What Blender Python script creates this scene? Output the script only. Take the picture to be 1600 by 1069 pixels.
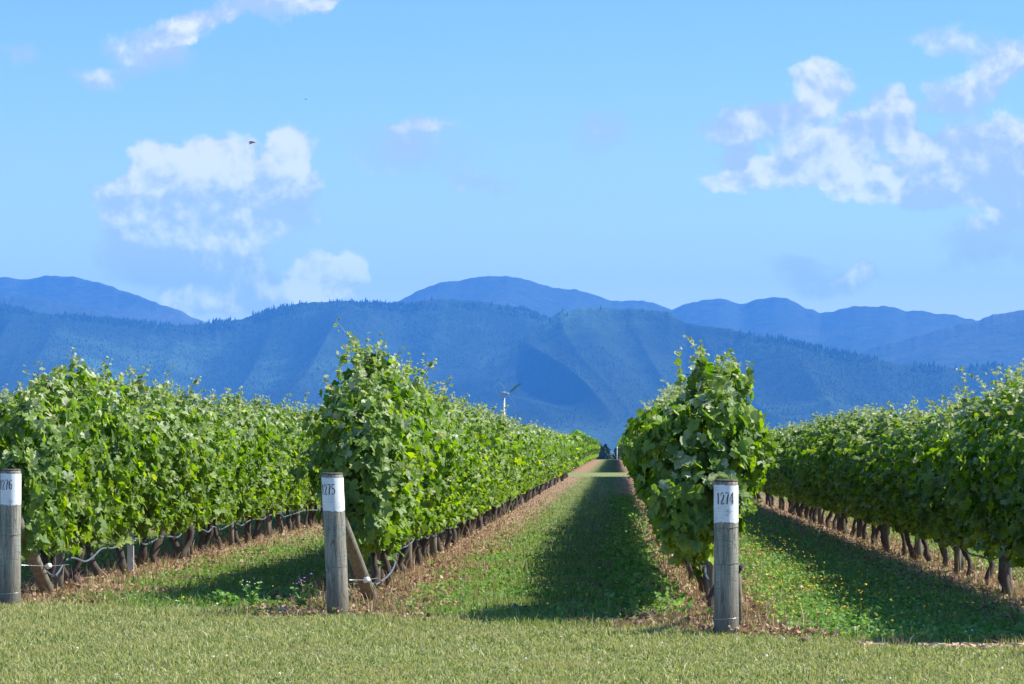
import bpy, bmesh, math, random
import numpy as np
from mathutils import Vector, Matrix, Euler

for o in list(bpy.data.objects):
    bpy.data.objects.remove(o)
sc = bpy.context.scene
COL = sc.collection
R = math.radians

# ------------------------------------------------------------------ camera
EYE = 1.4            # eye height above the grass, rows run along +Y
FPX = 4800.0         # focal length in pixels of a 1600 px wide frame
cam = bpy.data.cameras.new('camera')
cam_o = bpy.data.objects.new('camera', cam)
COL.objects.link(cam_o)
cam.sensor_width = 36.0
cam.lens = 36.0 * FPX / 1600.0
cam.clip_start = 0.5
cam.clip_end = 80000.0
cam_o.location = (0, 0, EYE)
cam_o.rotation_euler = Euler((R(90) + math.atan(165.5 / FPX), 0, math.atan(162.0 / FPX)), 'XYZ')
sc.camera = cam_o

# ------------------------------------------------------------------ light
SUN_EL = R(48)
SUN_AZ = R(81)       # clockwise from +Y: the sun stands to the right of the rows
sun = bpy.data.lights.new('sun', 'SUN')
sun.energy = 4.9
sun.angle = R(0.5)
sun.color = (1.0, 0.95, 0.86)
sun_o = bpy.data.objects.new('sun', sun)
COL.objects.link(sun_o)
sun_dir = Vector((math.sin(SUN_AZ) * math.cos(SUN_EL), math.cos(SUN_AZ) * math.cos(SUN_EL), math.sin(SUN_EL)))
sun_o.rotation_euler = sun_dir.to_track_quat('Z', 'Y').to_euler()
sun_o.location = (40, 10, 60)

world = bpy.data.worlds.new("World")
sc.world = world
world.use_nodes = True
WT = world.node_tree
WT.nodes.clear()


class NB:
    """small node builder"""
    def __init__(self, tree):
        self.t = tree

    def n(self, typ, ins=None, **props):
        nd = self.t.nodes.new(typ)
        for k, v in props.items():
            setattr(nd, k, v)
        for k, v in (ins or {}).items():
            self.put(nd.inputs[k], v)
        return nd

    def put(self, sock, v):
        if isinstance(v, bpy.types.NodeSocket):
            self.t.links.new(v, sock)
        elif isinstance(v, bpy.types.Node):
            self.t.links.new(v.outputs[0], sock)
        else:
            sock.default_value = v

    def m(self, op, a, b=0.0, c=None, clamp=False):
        nd = self.t.nodes.new('ShaderNodeMath')
        nd.operation = op
        nd.use_clamp = clamp
        self.put(nd.inputs[0], a)
        if op not in ('SQRT', 'ABSOLUTE', 'SINE', 'FLOOR', 'FRACT'):
            self.put(nd.inputs[1], b)
        if c is not None:
            self.put(nd.inputs[2], c)
        return nd.outputs[0]

    def mix(self, f, a, b, typ='MIX'):
        nd = self.t.nodes.new('ShaderNodeMix')
        nd.data_type = 'RGBA'
        nd.blend_type = typ
        nd.clamp_factor = True
        self.put(nd.inputs[0], f)
        for s, v in ((6, a), (7, b)):
            if isinstance(v, tuple) and len(v) == 3:
                v = (*v, 1)
            self.put(nd.inputs[s], v)
        return nd.outputs[2]

    def ramp(self, f, stops, interp='LINEAR'):
        nd = self.t.nodes.new('ShaderNodeValToRGB')
        cr = nd.color_ramp
        cr.interpolation = interp
        while len(cr.elements) < len(stops):
            cr.elements.new(0.5)
        for e, (p, c) in zip(cr.elements, stops):
            e.position = p
            e.color = (*c, 1) if len(c) == 3 else c
        self.put(nd.inputs[0], f)
        return nd.outputs[0]

    def noise(self, vec, scale, detail=4, rough=0.55, w=None):
        nd = self.t.nodes.new('ShaderNodeTexNoise')
        if vec is not None:
            self.put(nd.inputs['Vector'], vec)
        nd.inputs['Scale'].default_value = scale
        nd.inputs['Detail'].default_value = detail
        nd.inputs['Roughness'].default_value = rough
        return nd.outputs[0]

    def smooth(self, v, lo, hi):
        nd = self.t.nodes.new('ShaderNodeMapRange')
        nd.interpolation_type = 'SMOOTHSTEP'
        self.put(nd.inputs['Value'], v)
        nd.inputs['From Min'].default_value = lo
        nd.inputs['From Max'].default_value = hi
        return nd.outputs[0]


W = NB(WT)
sky = W.n('ShaderNodeTexSky', sky_type='NISHITA', sun_disc=False, sun_elevation=SUN_EL, sun_rotation=SUN_AZ,
          altitude=50.0, air_density=1.0, dust_density=0.15, ozone_density=4.0)
SKY_STRENGTH = 0.105
tc = W.n('ShaderNodeTexCoord')
sep = W.n('ShaderNodeSeparateXYZ', {0: tc.outputs['Generated']})
yy = W.m('MAXIMUM', sep.outputs[1], 0.02)
U = W.m('DIVIDE', sep.outputs[0], yy)
V = W.m('DIVIDE', sep.outputs[2], yy)
uv = W.n('ShaderNodeCombineXYZ', {0: U, 1: V, 2: 0.37})
# ragged outline: the direction is disturbed before the cloud banks are laid out
d1 = W.n('ShaderNodeTexNoise', {'Vector': uv.outputs[0], 'Scale': 42.0, 'Detail': 8.0, 'Roughness': 0.64})
dsep = W.n('ShaderNodeSeparateColor', {0: d1.outputs['Color']})
UU = W.m('ADD', U, W.m('MULTIPLY', W.m('SUBTRACT', dsep.outputs[0], 0.5), 0.026))
VV = W.m('ADD', V, W.m('MULTIPLY', W.m('SUBTRACT', dsep.outputs[1], 0.5), 0.020))


def uvpx(x, y):
    return ((x - 962.0) / FPX, (700.0 - y) / FPX)


# cloud banks: centre, half sizes (in 1/4800 rad), thickness
CLOUDS = [
    (250, 262, 42, 38, 1.1, .95), (300, 255, 50, 38, 1.1, 1), (355, 250, 36, 34, 1.0, 1), (445, 235, 34, 36, 1.2, 1), (430, 280, 50, 30, .9, .8),
    (300, 300, 80, 36, 1.0, .75), (175, 292, 34, 13, .6, .7), (210, 330, 60, 36, .75, .35), (240, 350, 60, 24, .7, .75),
    (360, 340, 120, 34, .8, .45), (240, 395, 80, 38, .75, .22), (340, 385, 80, 28, .6, .5), (300, 425, 90, 34, .7, .15),
    (360, 410, 60, 22, .5, .5), (390, 450, 60, 24, .6, .15), (480, 300, 30, 24, .4, .4),
    (500, 440, 36, 30, 1.3, 1), (540, 432, 26, 26, 1.2, 1), (405, 448, 36, 18, .9, .85), (330, 470, 60, 20, .85, .75), (440, 475, 70, 18, .7, .5),
    (270, 38, 44, 24, .7, .7), (210, 65, 55, 22, .55, .55), (140, 112, 42, 18, .45, .45), (240, 95, 50, 18, .35, .1), (410, 5, 80, 16, .6, .6), (500, 0, 40, 12, .4, .4),
    (1285, 138, 50, 34, .95, .8), (1230, 178, 46, 20, .6, .45), (1155, 200, 50, 28, .65, .5), (1140, 245, 30, 14, .4, .0),
    (1152, 282, 38, 20, .95, .9), (1235, 275, 70, 24, .85, .75), (1270, 235, 54, 34, .8, .7), (1320, 220, 40, 34, .8, .75), (1350, 280, 50, 32, 1.0, .9),
    (1400, 180, 26, 34, .7, .7), (1370, 205, 46, 26, .55, .45), (1425, 238, 28, 24, 1.0, 1), (1480, 250, 44, 36, .8, .55), (1500, 290, 90, 30, .7, .1),
    (1580, 205, 40, 28, .8, .8), (1545, 245, 60, 36, .9, .55), (1600, 300, 70, 40, .9, .15), (1690, 250, 80, 60, 1.0, .6),
    (1455, 285, 70, 26, .8, .45), (1530, 215, 50, 30, .6, .6),
    (1500, 66, 56, 22, .5, .6), (1560, 108, 44, 26, .75, .75), (1515, 140, 50, 24, .5, .35), (1480, 170, 40, 12, .3, .2), (1590, 80, 30, 20, .5, .6),
    (1590, 340, 50, 20, .6, .5), (1560, 385, 70, 26, .45, .15), (1510, 365, 50, 20, .35, .4), (1530, 410, 60, 16, .3, .1),
    (1342, 433, 24, 12, .7, .8), (1300, 452, 44, 16, .5, .5), (1260, 430, 40, 26, .35, .1), (1230, 412, 30, 14, .25, .1),
    (655, 190, 46, 12, .45, .5), (600, 235, 50, 40, .36, .3), (755, 290, 50, 16, .36, .45), (930, 205, 46, 30, .28, .1), (680, 235, 60, 40, .22, .1),
    (10, 75, 26, 16, .2, .2), (300, 20, 50, 14, .4, .4),
]


def bank_sum(u_, v_, lst):
    total = bright = None
    for (cx, cy, rx, ry, amp, br) in lst:
        cu, cv = uvpx(cx, cy)
        a = W.m('MULTIPLY', W.m('SUBTRACT', u_, cu), FPX / (rx * 1.45))
        b = W.m('MULTIPLY', W.m('SUBTRACT', v_, cv), FPX / (ry * 1.45))
        q = W.m('SUBTRACT', 1.0, W.m('ADD', W.m('MULTIPLY', a, a), W.m('MULTIPLY', b, b)))
        q = W.m('MULTIPLY', W.m('MAXIMUM', q, 0.0), amp * (1.2 + 0.7 * (1 - br)))
        total = q if total is None else W.m('ADD', total, q)
        bright = W.m('MULTIPLY', q, br) if bright is None else W.m('MULTIPLY_ADD', q, br, bright)
    return total, bright


S, SB = bank_sum(UU, VV, CLOUDS)
BR = W.m('DIVIDE', SB, W.m('MAXIMUM', S, 0.02))
S = W.m('MINIMUM', S, 1.5)
nA = W.n('ShaderNodeTexNoise', {'Vector': uv.outputs[0], 'Scale': 58.0, 'Detail': 9.0, 'Roughness': 0.60, 'Distortion': 0.2})
off = W.n('ShaderNodeVectorMath', {0: uv.outputs[0], 1: (0.0026, 0.0042, 0.0)}, operation='ADD')
nB = W.n('ShaderNodeTexNoise', {'Vector': off.outputs[0], 'Scale': 58.0, 'Detail': 9.0, 'Roughness': 0.60, 'Distortion': 0.2})
dens = W.m('ADD', S, W.m('MULTIPLY', W.m('SUBTRACT', nA.outputs[0], 0.5), 1.5))
gate = W.smooth(S, 0.0, 0.25)
dens = W.m('MULTIPLY', W.smooth(dens, -0.08, 0.95), gate)
relief = W.m('SUBTRACT', nA.outputs[0], nB.outputs[0])          # thick side towards the sun is bright
lit = W.m('ADD', W.m('MULTIPLY', relief, 3.6), W.m('MULTIPLY', BR, W.m('ADD', W.m('MULTIPLY', dens, 0.4), 0.7)))
CLOUD_SHADE = (3.2, 3.75, 4.15)
CLOUD_LIT = (6.5, 6.3, 5.8)
clit = W.mix(W.smooth(V, 0.045, 0.11), tuple(c * k for c, k in zip(CLOUD_LIT, (1.25, 1.34, 1.25))), CLOUD_LIT)
cshade = W.mix(W.smooth(V, 0.045, 0.11), (3.9, 4.9, 5.2), CLOUD_SHADE)
ccol = W.mix(W.smooth(lit, 0.22, 1.32), cshade, clit)
tint = W.mix(W.smooth(V, 0.02, 0.17), (1.08, 1.07, 1.10), (0.62, 0.79, 1.06))
tinted = W.mix(1.0, sky.outputs[0], tint, 'MULTIPLY')
skycol = W.mix(W.m('MULTIPLY', dens, 0.84), tinted, ccol)
bg = W.n('ShaderNodeBackground', {'Color': skycol, 'Strength': SKY_STRENGTH})
wo = W.n('ShaderNodeOutputWorld', {'Surface': bg.outputs[0]})
world.cycles.sampling_method = 'MANUAL'
world.cycles.sample_map_resolution = 512

sc.view_settings.view_transform = 'Standard'
sc.view_settings.look = 'None'
sc.view_settings.exposure = 1.0
sc.view_settings.gamma = 1.0
sc.render.engine = 'CYCLES'
sc.cycles.max_bounces = 6
sc.cycles.diffuse_bounces = 3
sc.cycles.glossy_bounces = 2
sc.cycles.transmission_bounces = 3
sc.cycles.transparent_max_bounces = 6
sc.cycles.volume_bounces = 1
sc.cycles.use_denoising = True
sc.cycles.caustics_reflective = False
sc.cycles.caustics_refractive = False


# ------------------------------------------------------------------ helpers
def tag(o, label=None, cat=None, group=None, kind=None):
    if label: o['label'] = label
    if cat: o['category'] = cat
    if group: o['group'] = group
    if kind: o['kind'] = kind
    return o


def link(name, me, parent=None, mat=None):
    o = bpy.data.objects.new(name, me)
    COL.objects.link(o)
    if parent is not None:
        o.parent = parent
    if mat is not None and me is not None and not me.materials:
        me.materials.append(mat)
    return o


def empty(name, loc, rz=0.0):
    o = bpy.data.objects.new(name, None)
    COL.objects.link(o)
    o.location = loc
    o.rotation_euler = (0, 0, rz)
    o.empty_display_size = 0.2
    return o


def np_mesh(name, verts, faces, smooth=False, mat=None):
    """verts (N,3), faces (M,k) equal sized or a list of such arrays"""
    if not isinstance(faces, (list, tuple)):
        faces = [faces]
    me = bpy.data.meshes.new(name)
    me.vertices.add(len(verts))
    me.vertices.foreach_set('co', np.ascontiguousarray(verts, dtype=np.float32).ravel())
    idx = np.concatenate([f.ravel() for f in faces]).astype(np.int32)
    tot = np.concatenate([np.full(len(f), f.shape[1], dtype=np.int32) for f in faces])
    start = np.concatenate([[0], np.cumsum(tot)[:-1]]).astype(np.int32)
    me.loops.add(len(idx))
    me.loops.foreach_set('vertex_index', idx)
    me.polygons.add(len(tot))
    me.polygons.foreach_set('loop_start', start)
    me.polygons.foreach_set('loop_total', tot)
    me.update(calc_edges=True)
    me.polygons.foreach_set('use_smooth', np.full(len(tot), smooth, dtype=bool))
    if mat is not None:
        me.materials.append(mat)
    return me


def unit(a):
    return a / np.maximum(np.linalg.norm(a, axis=1, keepdims=True), 1e-9)


def tube_arrays(pts, rad, seg=8, cap=True, rough=0.0, rng=None):
    pts = np.asarray(pts, float)
    n = len(pts)
    rad = np.broadcast_to(np.asarray(rad, float), (n,))
    tan = unit(np.gradient(pts, axis=0))
    ref = np.array([1.0, 0, 0]) if abs(tan[0, 0]) < 0.8 else np.array([0, 1.0, 0])
    vs = []
    for i in range(n):
        a = np.cross(tan[i], ref); a /= np.linalg.norm(a)
        b = np.cross(tan[i], a)
        ref = np.cross(a, tan[i]) * 1.0
        for k in range(seg):
            t = 2 * math.pi * k / seg
            r = rad[i]
            if rough and rng is not None:
                r *= 1 + rough * (rng.random() - 0.5) * 2
            vs.append(pts[i] + r * (math.cos(t) * a + math.sin(t) * b))
    f = []
    for i in range(n - 1):
        for k in range(seg):
            k2 = (k + 1) % seg
            f.append((i * seg + k, i * seg + k2, (i + 1) * seg + k2, (i + 1) * seg + k))
    f = [tuple(x) for x in f]
    if cap:
        f.append(tuple(range(seg - 1, -1, -1)))
        f.append(tuple((n - 1) * seg + k for k in range(seg)))
    return [tuple(v) for v in vs], f


class MB:
    """collects shapes into one mesh"""
    def __init__(self):
        self.v, self.f = [], []

    def add(self, vf):
        o = len(self.v)
        self.v += list(vf[0])
        self.f += [tuple(i + o for i in q) for q in vf[1]]
        return self

    def tube(self, pts, rad, seg=8, **k):
        return self.add(tube_arrays(pts, rad, seg, **k))

    def ring(self, c, r, rr, axis='Z', seg=24, sides=6, tilt=0.0):
        vs, fs = [], []
        for i in range(seg):
            a = 2 * math.pi * i / seg
            for k in range(sides):
                b = 2 * math.pi * k / sides
                q = r + rr * math.cos(b)
                vs.append((c[0] + q * math.cos(a), c[1] + q * math.sin(a), c[2] + rr * math.sin(b) + tilt * math.cos(a)))
        for i in range(seg):
            for k in range(sides):
                i2, k2 = (i + 1) % seg, (k + 1) % sides
                fs.append((i * sides + k, i2 * sides + k, i2 * sides + k2, i * sides + k2))
        return self.add((vs, fs))

    def lathe(self, prof, seg=24, c=(0, 0, 0), lean=(0, 0)):
        vs, fs = [], []
        for (r, z) in prof:
            for k in range(seg):
                a = 2 * math.pi * k / seg
                vs.append((c[0] + r * math.cos(a) + lean[0] * z, c[1] + r * math.sin(a) + lean[1] * z, c[2] + z))
        for i in range(len(prof) - 1):
            for k in range(seg):
                k2 = (k + 1) % seg
                fs.append((i * seg + k, i * seg + k2, (i + 1) * seg + k2, (i + 1) * seg + k))
        fs.append(tuple(range(seg - 1, -1, -1)))
        fs.append(tuple((len(prof) - 1) * seg + k for k in range(seg)))
        return self.add((vs, fs))

    def mesh(self, name, mat=None, smooth=True):
        me = bpy.data.meshes.new(name)
        me.from_pydata(self.v, [], self.f)
        me.update()
        for p in me.polygons:
            p.use_smooth = smooth and len(p.vertices) <= 4
        if mat is not None:
            me.materials.append(mat)
        return me

    def build(self, name, mat, parent=None, smooth=True):
        return link(name, self.mesh(name, mat, smooth), parent)


# ------------------------------------------------------------------ materials
def new_mat(name):
    m = bpy.data.materials.new(name)
    m.use_nodes = True
    m.node_tree.nodes.clear()
    return m, NB(m.node_tree)


def finish(m, nb, shader):
    o = nb.n('ShaderNodeOutputMaterial')
    nb.t.links.new(shader, o.inputs['Surface'])
    return m


def leaf_mat(name, stops, under, translucent_gain=(1.5, 2.0, 0.5), trans=0.42, spec=0.35, rough=0.42):
    m, b = new_mat(name)
    geo = b.n('ShaderNodeNewGeometry')
    rnd = geo.outputs['Random Per Island']
    col = b.ramp(rnd, stops)
    pos = b.noise(geo.outputs['Position'], 1.3, 2)
    col = b.mix(b.m('MULTIPLY', b.smooth(pos, 0.35, 0.7), 0.35), col, (0.10, 0.15, 0.025))
    col = b.mix(b.m('MULTIPLY', geo.outputs['Backfacing'], 0.6), col, under)
    p = b.n('ShaderNodeBsdfPrincipled', {'Base Color': col, 'Roughness': rough, 'Specular IOR Level': spec})
    tcol = b.mix(1.0, col, translucent_gain, 'MULTIPLY')
    t = b.n('ShaderNodeBsdfTranslucent', {'Color': tcol})
    mx = b.n('ShaderNodeMixShader', {0: trans, 1: p.outputs[0], 2: t.outputs[0]})
    return finish(m, b, mx.outputs[0])


M_LEAF = leaf_mat('vine_leaf', [(0.0, (0.030, 0.078, 0.014)), (0.25, (0.075, 0.165, 0.012)), (0.50, (0.220, 0.345, 0.010)),
                                (0.66, (0.095, 0.175, 0.035)), (0.84, (0.27, 0.40, 0.015)), (1.0, (0.38, 0.44, 0.05))], (0.17, 0.245, 0.085),
                  translucent_gain=(2.1, 2.3, 0.30), trans=0.33, rough=0.46, spec=0.22)
M_SHOOT = leaf_mat('vine_shoot_leaf', [(0.0, (0.17, 0.27, 0.04)), (0.45, (0.29, 0.39, 0.08)), (0.8, (0.44, 0.50, 0.20)),
                                       (1.0, (0.55, 0.50, 0.34))], (0.42, 0.46, 0.32),
                   translucent_gain=(1.3, 1.4, 0.7), trans=0.35, spec=0.3)
M_BELT = leaf_mat('belt_leaf', [(0.0, (0.018, 0.040, 0.022)), (1.0, (0.035, 0.065, 0.030))], (0.04, 0.06, 0.04), trans=0.1)


def grass_mat(name, stops, dry, lo, hi, trans=0.3, patch=0.9):
    m, b = new_mat(name)
    geo = b.n('ShaderNodeNewGeometry')
    col = b.ramp(geo.outputs['Random Per Island'], stops)
    pn = b.noise(geo.outputs['Position'], patch, 4, 0.65)
    col = b.mix(b.smooth(pn, lo, hi), col, dry)
    p = b.n('ShaderNodeBsdfPrincipled', {'Base Color': col, 'Roughness': 0.6, 'Specular IOR Level': 0.25})
    t = b.n('ShaderNodeBsdfTranslucent', {'Color': b.mix(1.0, col, (1.5, 1.6, 0.7), 'MULTIPLY')})
    mx = b.n('ShaderNodeMixShader', {0: trans, 1: p.outputs[0], 2: t.outputs[0]})
    return finish(m, b, mx.outputs[0])


M_MOWN = grass_mat('mown_grass_blades', [(0.0, (0.075, 0.13, 0.030)), (0.3, (0.18, 0.25, 0.06)), (0.62, (0.37, 0.37, 0.14)),
                                         (0.85, (0.47, 0.44, 0.22)), (1.0, (0.70, 0.64, 0.42))], (0.36, 0.34, 0.15), 0.42, 0.72, patch=1.6)
M_LANE = grass_mat('lane_grass_blades', [(0.0, (0.065, 0.15, 0.030)), (0.4, (0.15, 0.27, 0.045)), (0.75, (0.25, 0.35, 0.075)),
                                         (0.9, (0.34, 0.35, 0.16)), (1.0, (0.46, 0.42, 0.25))], (0.27, 0.29, 0.10), 0.42, 0.70)
M_CLOVER = grass_mat('clover_leaves', [(0.0, (0.07, 0.18, 0.04)), (0.6, (0.15, 0.32, 0.06)), (1.0, (0.27, 0.42, 0.12))],
                     (0.16, 0.22, 0.06), 0.5, 0.8, trans=0.35)
M_DRY = grass_mat('dry_weed_stalks', [(0.0, (0.12, 0.060, 0.045)), (0.30, (0.29, 0.155, 0.115)), (0.60, (0.43, 0.28, 0.20)),
                                      (0.86, (0.55, 0.44, 0.29)), (0.88, (0.15, 0.20, 0.05)), (1.0, (0.26, 0.30, 0.10))], (0.32, 0.30, 0.13), 0.5, 0.75, trans=0.15)


def flat_mat(name, col, rough=0.6, trans=0.0, spec=0.3, vary=0.0, scale=8.0, metal=0.0):
    m, b = new_mat(name)
    c = (*col, 1)
    if vary:
        geo = b.n('ShaderNodeNewGeometry')
        nz = b.noise(geo.outputs['Position'], scale, 4, 0.6)
        c = b.mix(nz, tuple(x * (1 - vary) for x in col), tuple(min(1, x * (1 + vary)) for x in col))
    p = b.n('ShaderNodeBsdfPrincipled', {'Base Color': c, 'Roughness': rough, 'Specular IOR Level': spec, 'Metallic': metal})
    out = p.outputs[0]
    if trans:
        t = b.n('ShaderNodeBsdfTranslucent', {'Color': (*col, 1)})
        out = b.n('ShaderNodeMixShader', {0: trans, 1: out, 2: t.outputs[0]}).outputs[0]
    return finish(m, b, out)


M_STEM = flat_mat('green_stem', (0.20, 0.26, 0.08), 0.5, 0.0, vary=0.3)
M_YELLOW = flat_mat('yellow_petal', (0.80, 0.55, 0.02), 0.5, 0.25)
M_WHITE_F = flat_mat('white_petal', (0.75, 0.74, 0.66), 0.6, 0.25)
M_PURPLE = flat_mat('purple_petal', (0.42, 0.22, 0.55), 0.6, 0.25)
M_HOSE = flat_mat('hose_plastic', (0.11, 0.145, 0.18), 0.42, spec=0.4, vary=0.2)
M_WIRE = flat_mat('galvanised_wire', (0.45, 0.47, 0.49), 0.35, spec=0.5, metal=0.6)
M_WIREO = flat_mat('aged_wire', (0.16, 0.16, 0.15), 0.6)
M_WHITE = flat_mat('white_plastic', (0.74, 0.76, 0.78), 0.4, vary=0.1)
M_STAKE = flat_mat('painted_stake', (0.50, 0.50, 0.47), 0.6, vary=0.2, scale=20)
M_BLACK = flat_mat('stencil_paint', (0.035, 0.038, 0.05), 0.7)
M_CHIP = flat_mat('dry_chips', (0.46, 0.34, 0.21), 0.85, vary=0.45, scale=14)
M_FANG = flat_mat('fan_white_steel', (0.40, 0.43, 0.46), 0.4, vary=0.1, scale=0.6)
M_BLADE = flat_mat('fan_blade_green', (0.16, 0.26, 0.22), 0.5, vary=0.1)
M_BIRD = flat_mat('bird_brown', (0.075, 0.05, 0.045), 0.8, vary=0.4, scale=20)
M_BIRDL = flat_mat('bird_pale', (0.30, 0.22, 0.20), 0.8, vary=0.3, scale=20)


def wood_mat(name, base, dark, green, grain=(14, 14, 1.2), crack=0.6):
    m, b = new_mat(name)
    tcn = b.n('ShaderNodeTexCoord')
    mp = b.n('ShaderNodeMapping', {0: tcn.outputs['Object'], 'Scale': grain})
    g = b.noise(mp.outputs[0], 3.0, 7, 0.65)
    blot = b.noise(tcn.outputs['Object'], 5.0, 5, 0.6)
    col = b.mix(b.smooth(g, 0.32, 0.68), dark, base)
    col = b.mix(b.m('MULTIPLY', b.smooth(blot, 0.45, 0.7), 0.55), col, green)
    mp2 = b.n('ShaderNodeMapping', {0: tcn.outputs['Object'], 'Scale': (10, 10, 0.9)})
    vor = b.n('ShaderNodeTexVoronoi', {'Vector': mp2.outputs[0], 'Scale': 2.6}, feature='DISTANCE_TO_EDGE')
    cr = b.m('SUBTRACT', 1.0, b.smooth(vor.outputs['Distance'], 0.0, 0.035))
    # short checks across the grain, on part of the surface only
    mp3 = b.n('ShaderNodeMapping', {0: tcn.outputs['Object'], 'Scale': (3.0, 3.0, 20.0)})
    v3 = b.n('ShaderNodeTexVoronoi', {'Vector': mp3.outputs[0], 'Scale': 1.8}, feature='DISTANCE_TO_EDGE')
    cr3 = b.m('MULTIPLY', b.m('SUBTRACT', 1.0, b.smooth(v3.outputs['Distance'], 0.0, 0.05)), b.smooth(blot, 0.4, 0.6))
    cr = b.m('MAXIMUM', b.m('MULTIPLY', cr, 0.7), b.m('MULTIPLY', cr3, 0.6))
    col = b.mix(b.m('MULTIPLY', cr, crack), col, (0.05, 0.045, 0.035))
    # darker brown towards the foot, with an uneven upper edge
    sp = b.n('ShaderNodeSeparateXYZ', {0: tcn.outputs['Object']})
    foot = b.m('SUBTRACT', 1.0, b.smooth(b.m('ADD', sp.outputs[2], b.m('MULTIPLY', blot, 0.3)), 0.14, 0.60))
    col = b.mix(b.m('MULTIPLY', foot, 0.65), col, (0.10, 0.085, 0.06))
    h = b.m('SUBTRACT', g, b.m('MULTIPLY', cr, 0.8))
    bump = b.n('ShaderNodeBump', {'Height': h, 'Strength': 0.55, 'Distance': 0.006})
    p = b.n('ShaderNodeBsdfPrincipled', {'Base Color': col, 'Roughness': 0.85, 'Specular IOR Level': 0.2, 'Normal': bump.outputs[0]})
    return finish(m, b, p.outputs[0])


M_WOOD = wood_mat('weathered_post', (0.37, 0.355, 0.29), (0.18, 0.17, 0.14), (0.23, 0.29, 0.26), crack=0.85)
M_WOOD2 = wood_mat('weathered_thin_post', (0.28, 0.265, 0.215), (0.12, 0.11, 0.09), (0.30, 0.31, 0.22), crack=0.4)
M_CUT = wood_mat('cut_top_wood', (0.20, 0.15, 0.11), (0.07, 0.055, 0.045), (0.14, 0.11, 0.08))
M_BARK = wood_mat('vine_bark', (0.100, 0.072, 0.068), (0.028, 0.021, 0.020), (0.19, 0.16, 0.15), grain=(22, 22, 3.0), crack=0.8)


def paint_mat():
    m, b = new_mat('white_post_paint')
    tcn = b.n('ShaderNodeTexCoord')
    mp = b.n('ShaderNodeMapping', {0: tcn.outputs['Object'], 'Scale': (3.0, 3.0, 20.0)})
    v = b.n('ShaderNodeTexVoronoi', {'Vector': mp.outputs[0], 'Scale': 2.0}, feature='DISTANCE_TO_EDGE')
    blot = b.noise(tcn.outputs['Object'], 7.0, 5, 0.6)
    cr = b.m('MULTIPLY', b.m('SUBTRACT', 1.0, b.smooth(v.outputs['Distance'], 0.0, 0.05)), b.smooth(blot, 0.42, 0.62))
    fine = b.noise(tcn.outputs['Object'], 60.0, 4, 0.6)
    chip = b.smooth(b.noise(tcn.outputs['Object'], 26.0, 5, 0.7), 0.66, 0.70)
    col = b.mix(b.smooth(blot, 0.35, 0.75), (0.80, 0.82, 0.84), (0.68, 0.71, 0.74))
    col = b.mix(b.m('MULTIPLY', cr, 0.7), col, (0.32, 0.31, 0.30))
    col = b.mix(b.m('MULTIPLY', chip, 0.75), col, (0.30, 0.28, 0.23))
    bump = b.n('ShaderNodeBump', {'Height': b.m('SUBTRACT', fine, b.m('MULTIPLY', cr, 1.5)), 'Strength': 0.5, 'Distance': 0.003})
    p = b.n('ShaderNodeBsdfPrincipled', {'Base Color': col, 'Roughness': 0.6, 'Specular IOR Level': 0.3, 'Normal': bump.outputs[0]})
    return finish(m, b, p.outputs[0])


M_PAINT = paint_mat()


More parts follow.
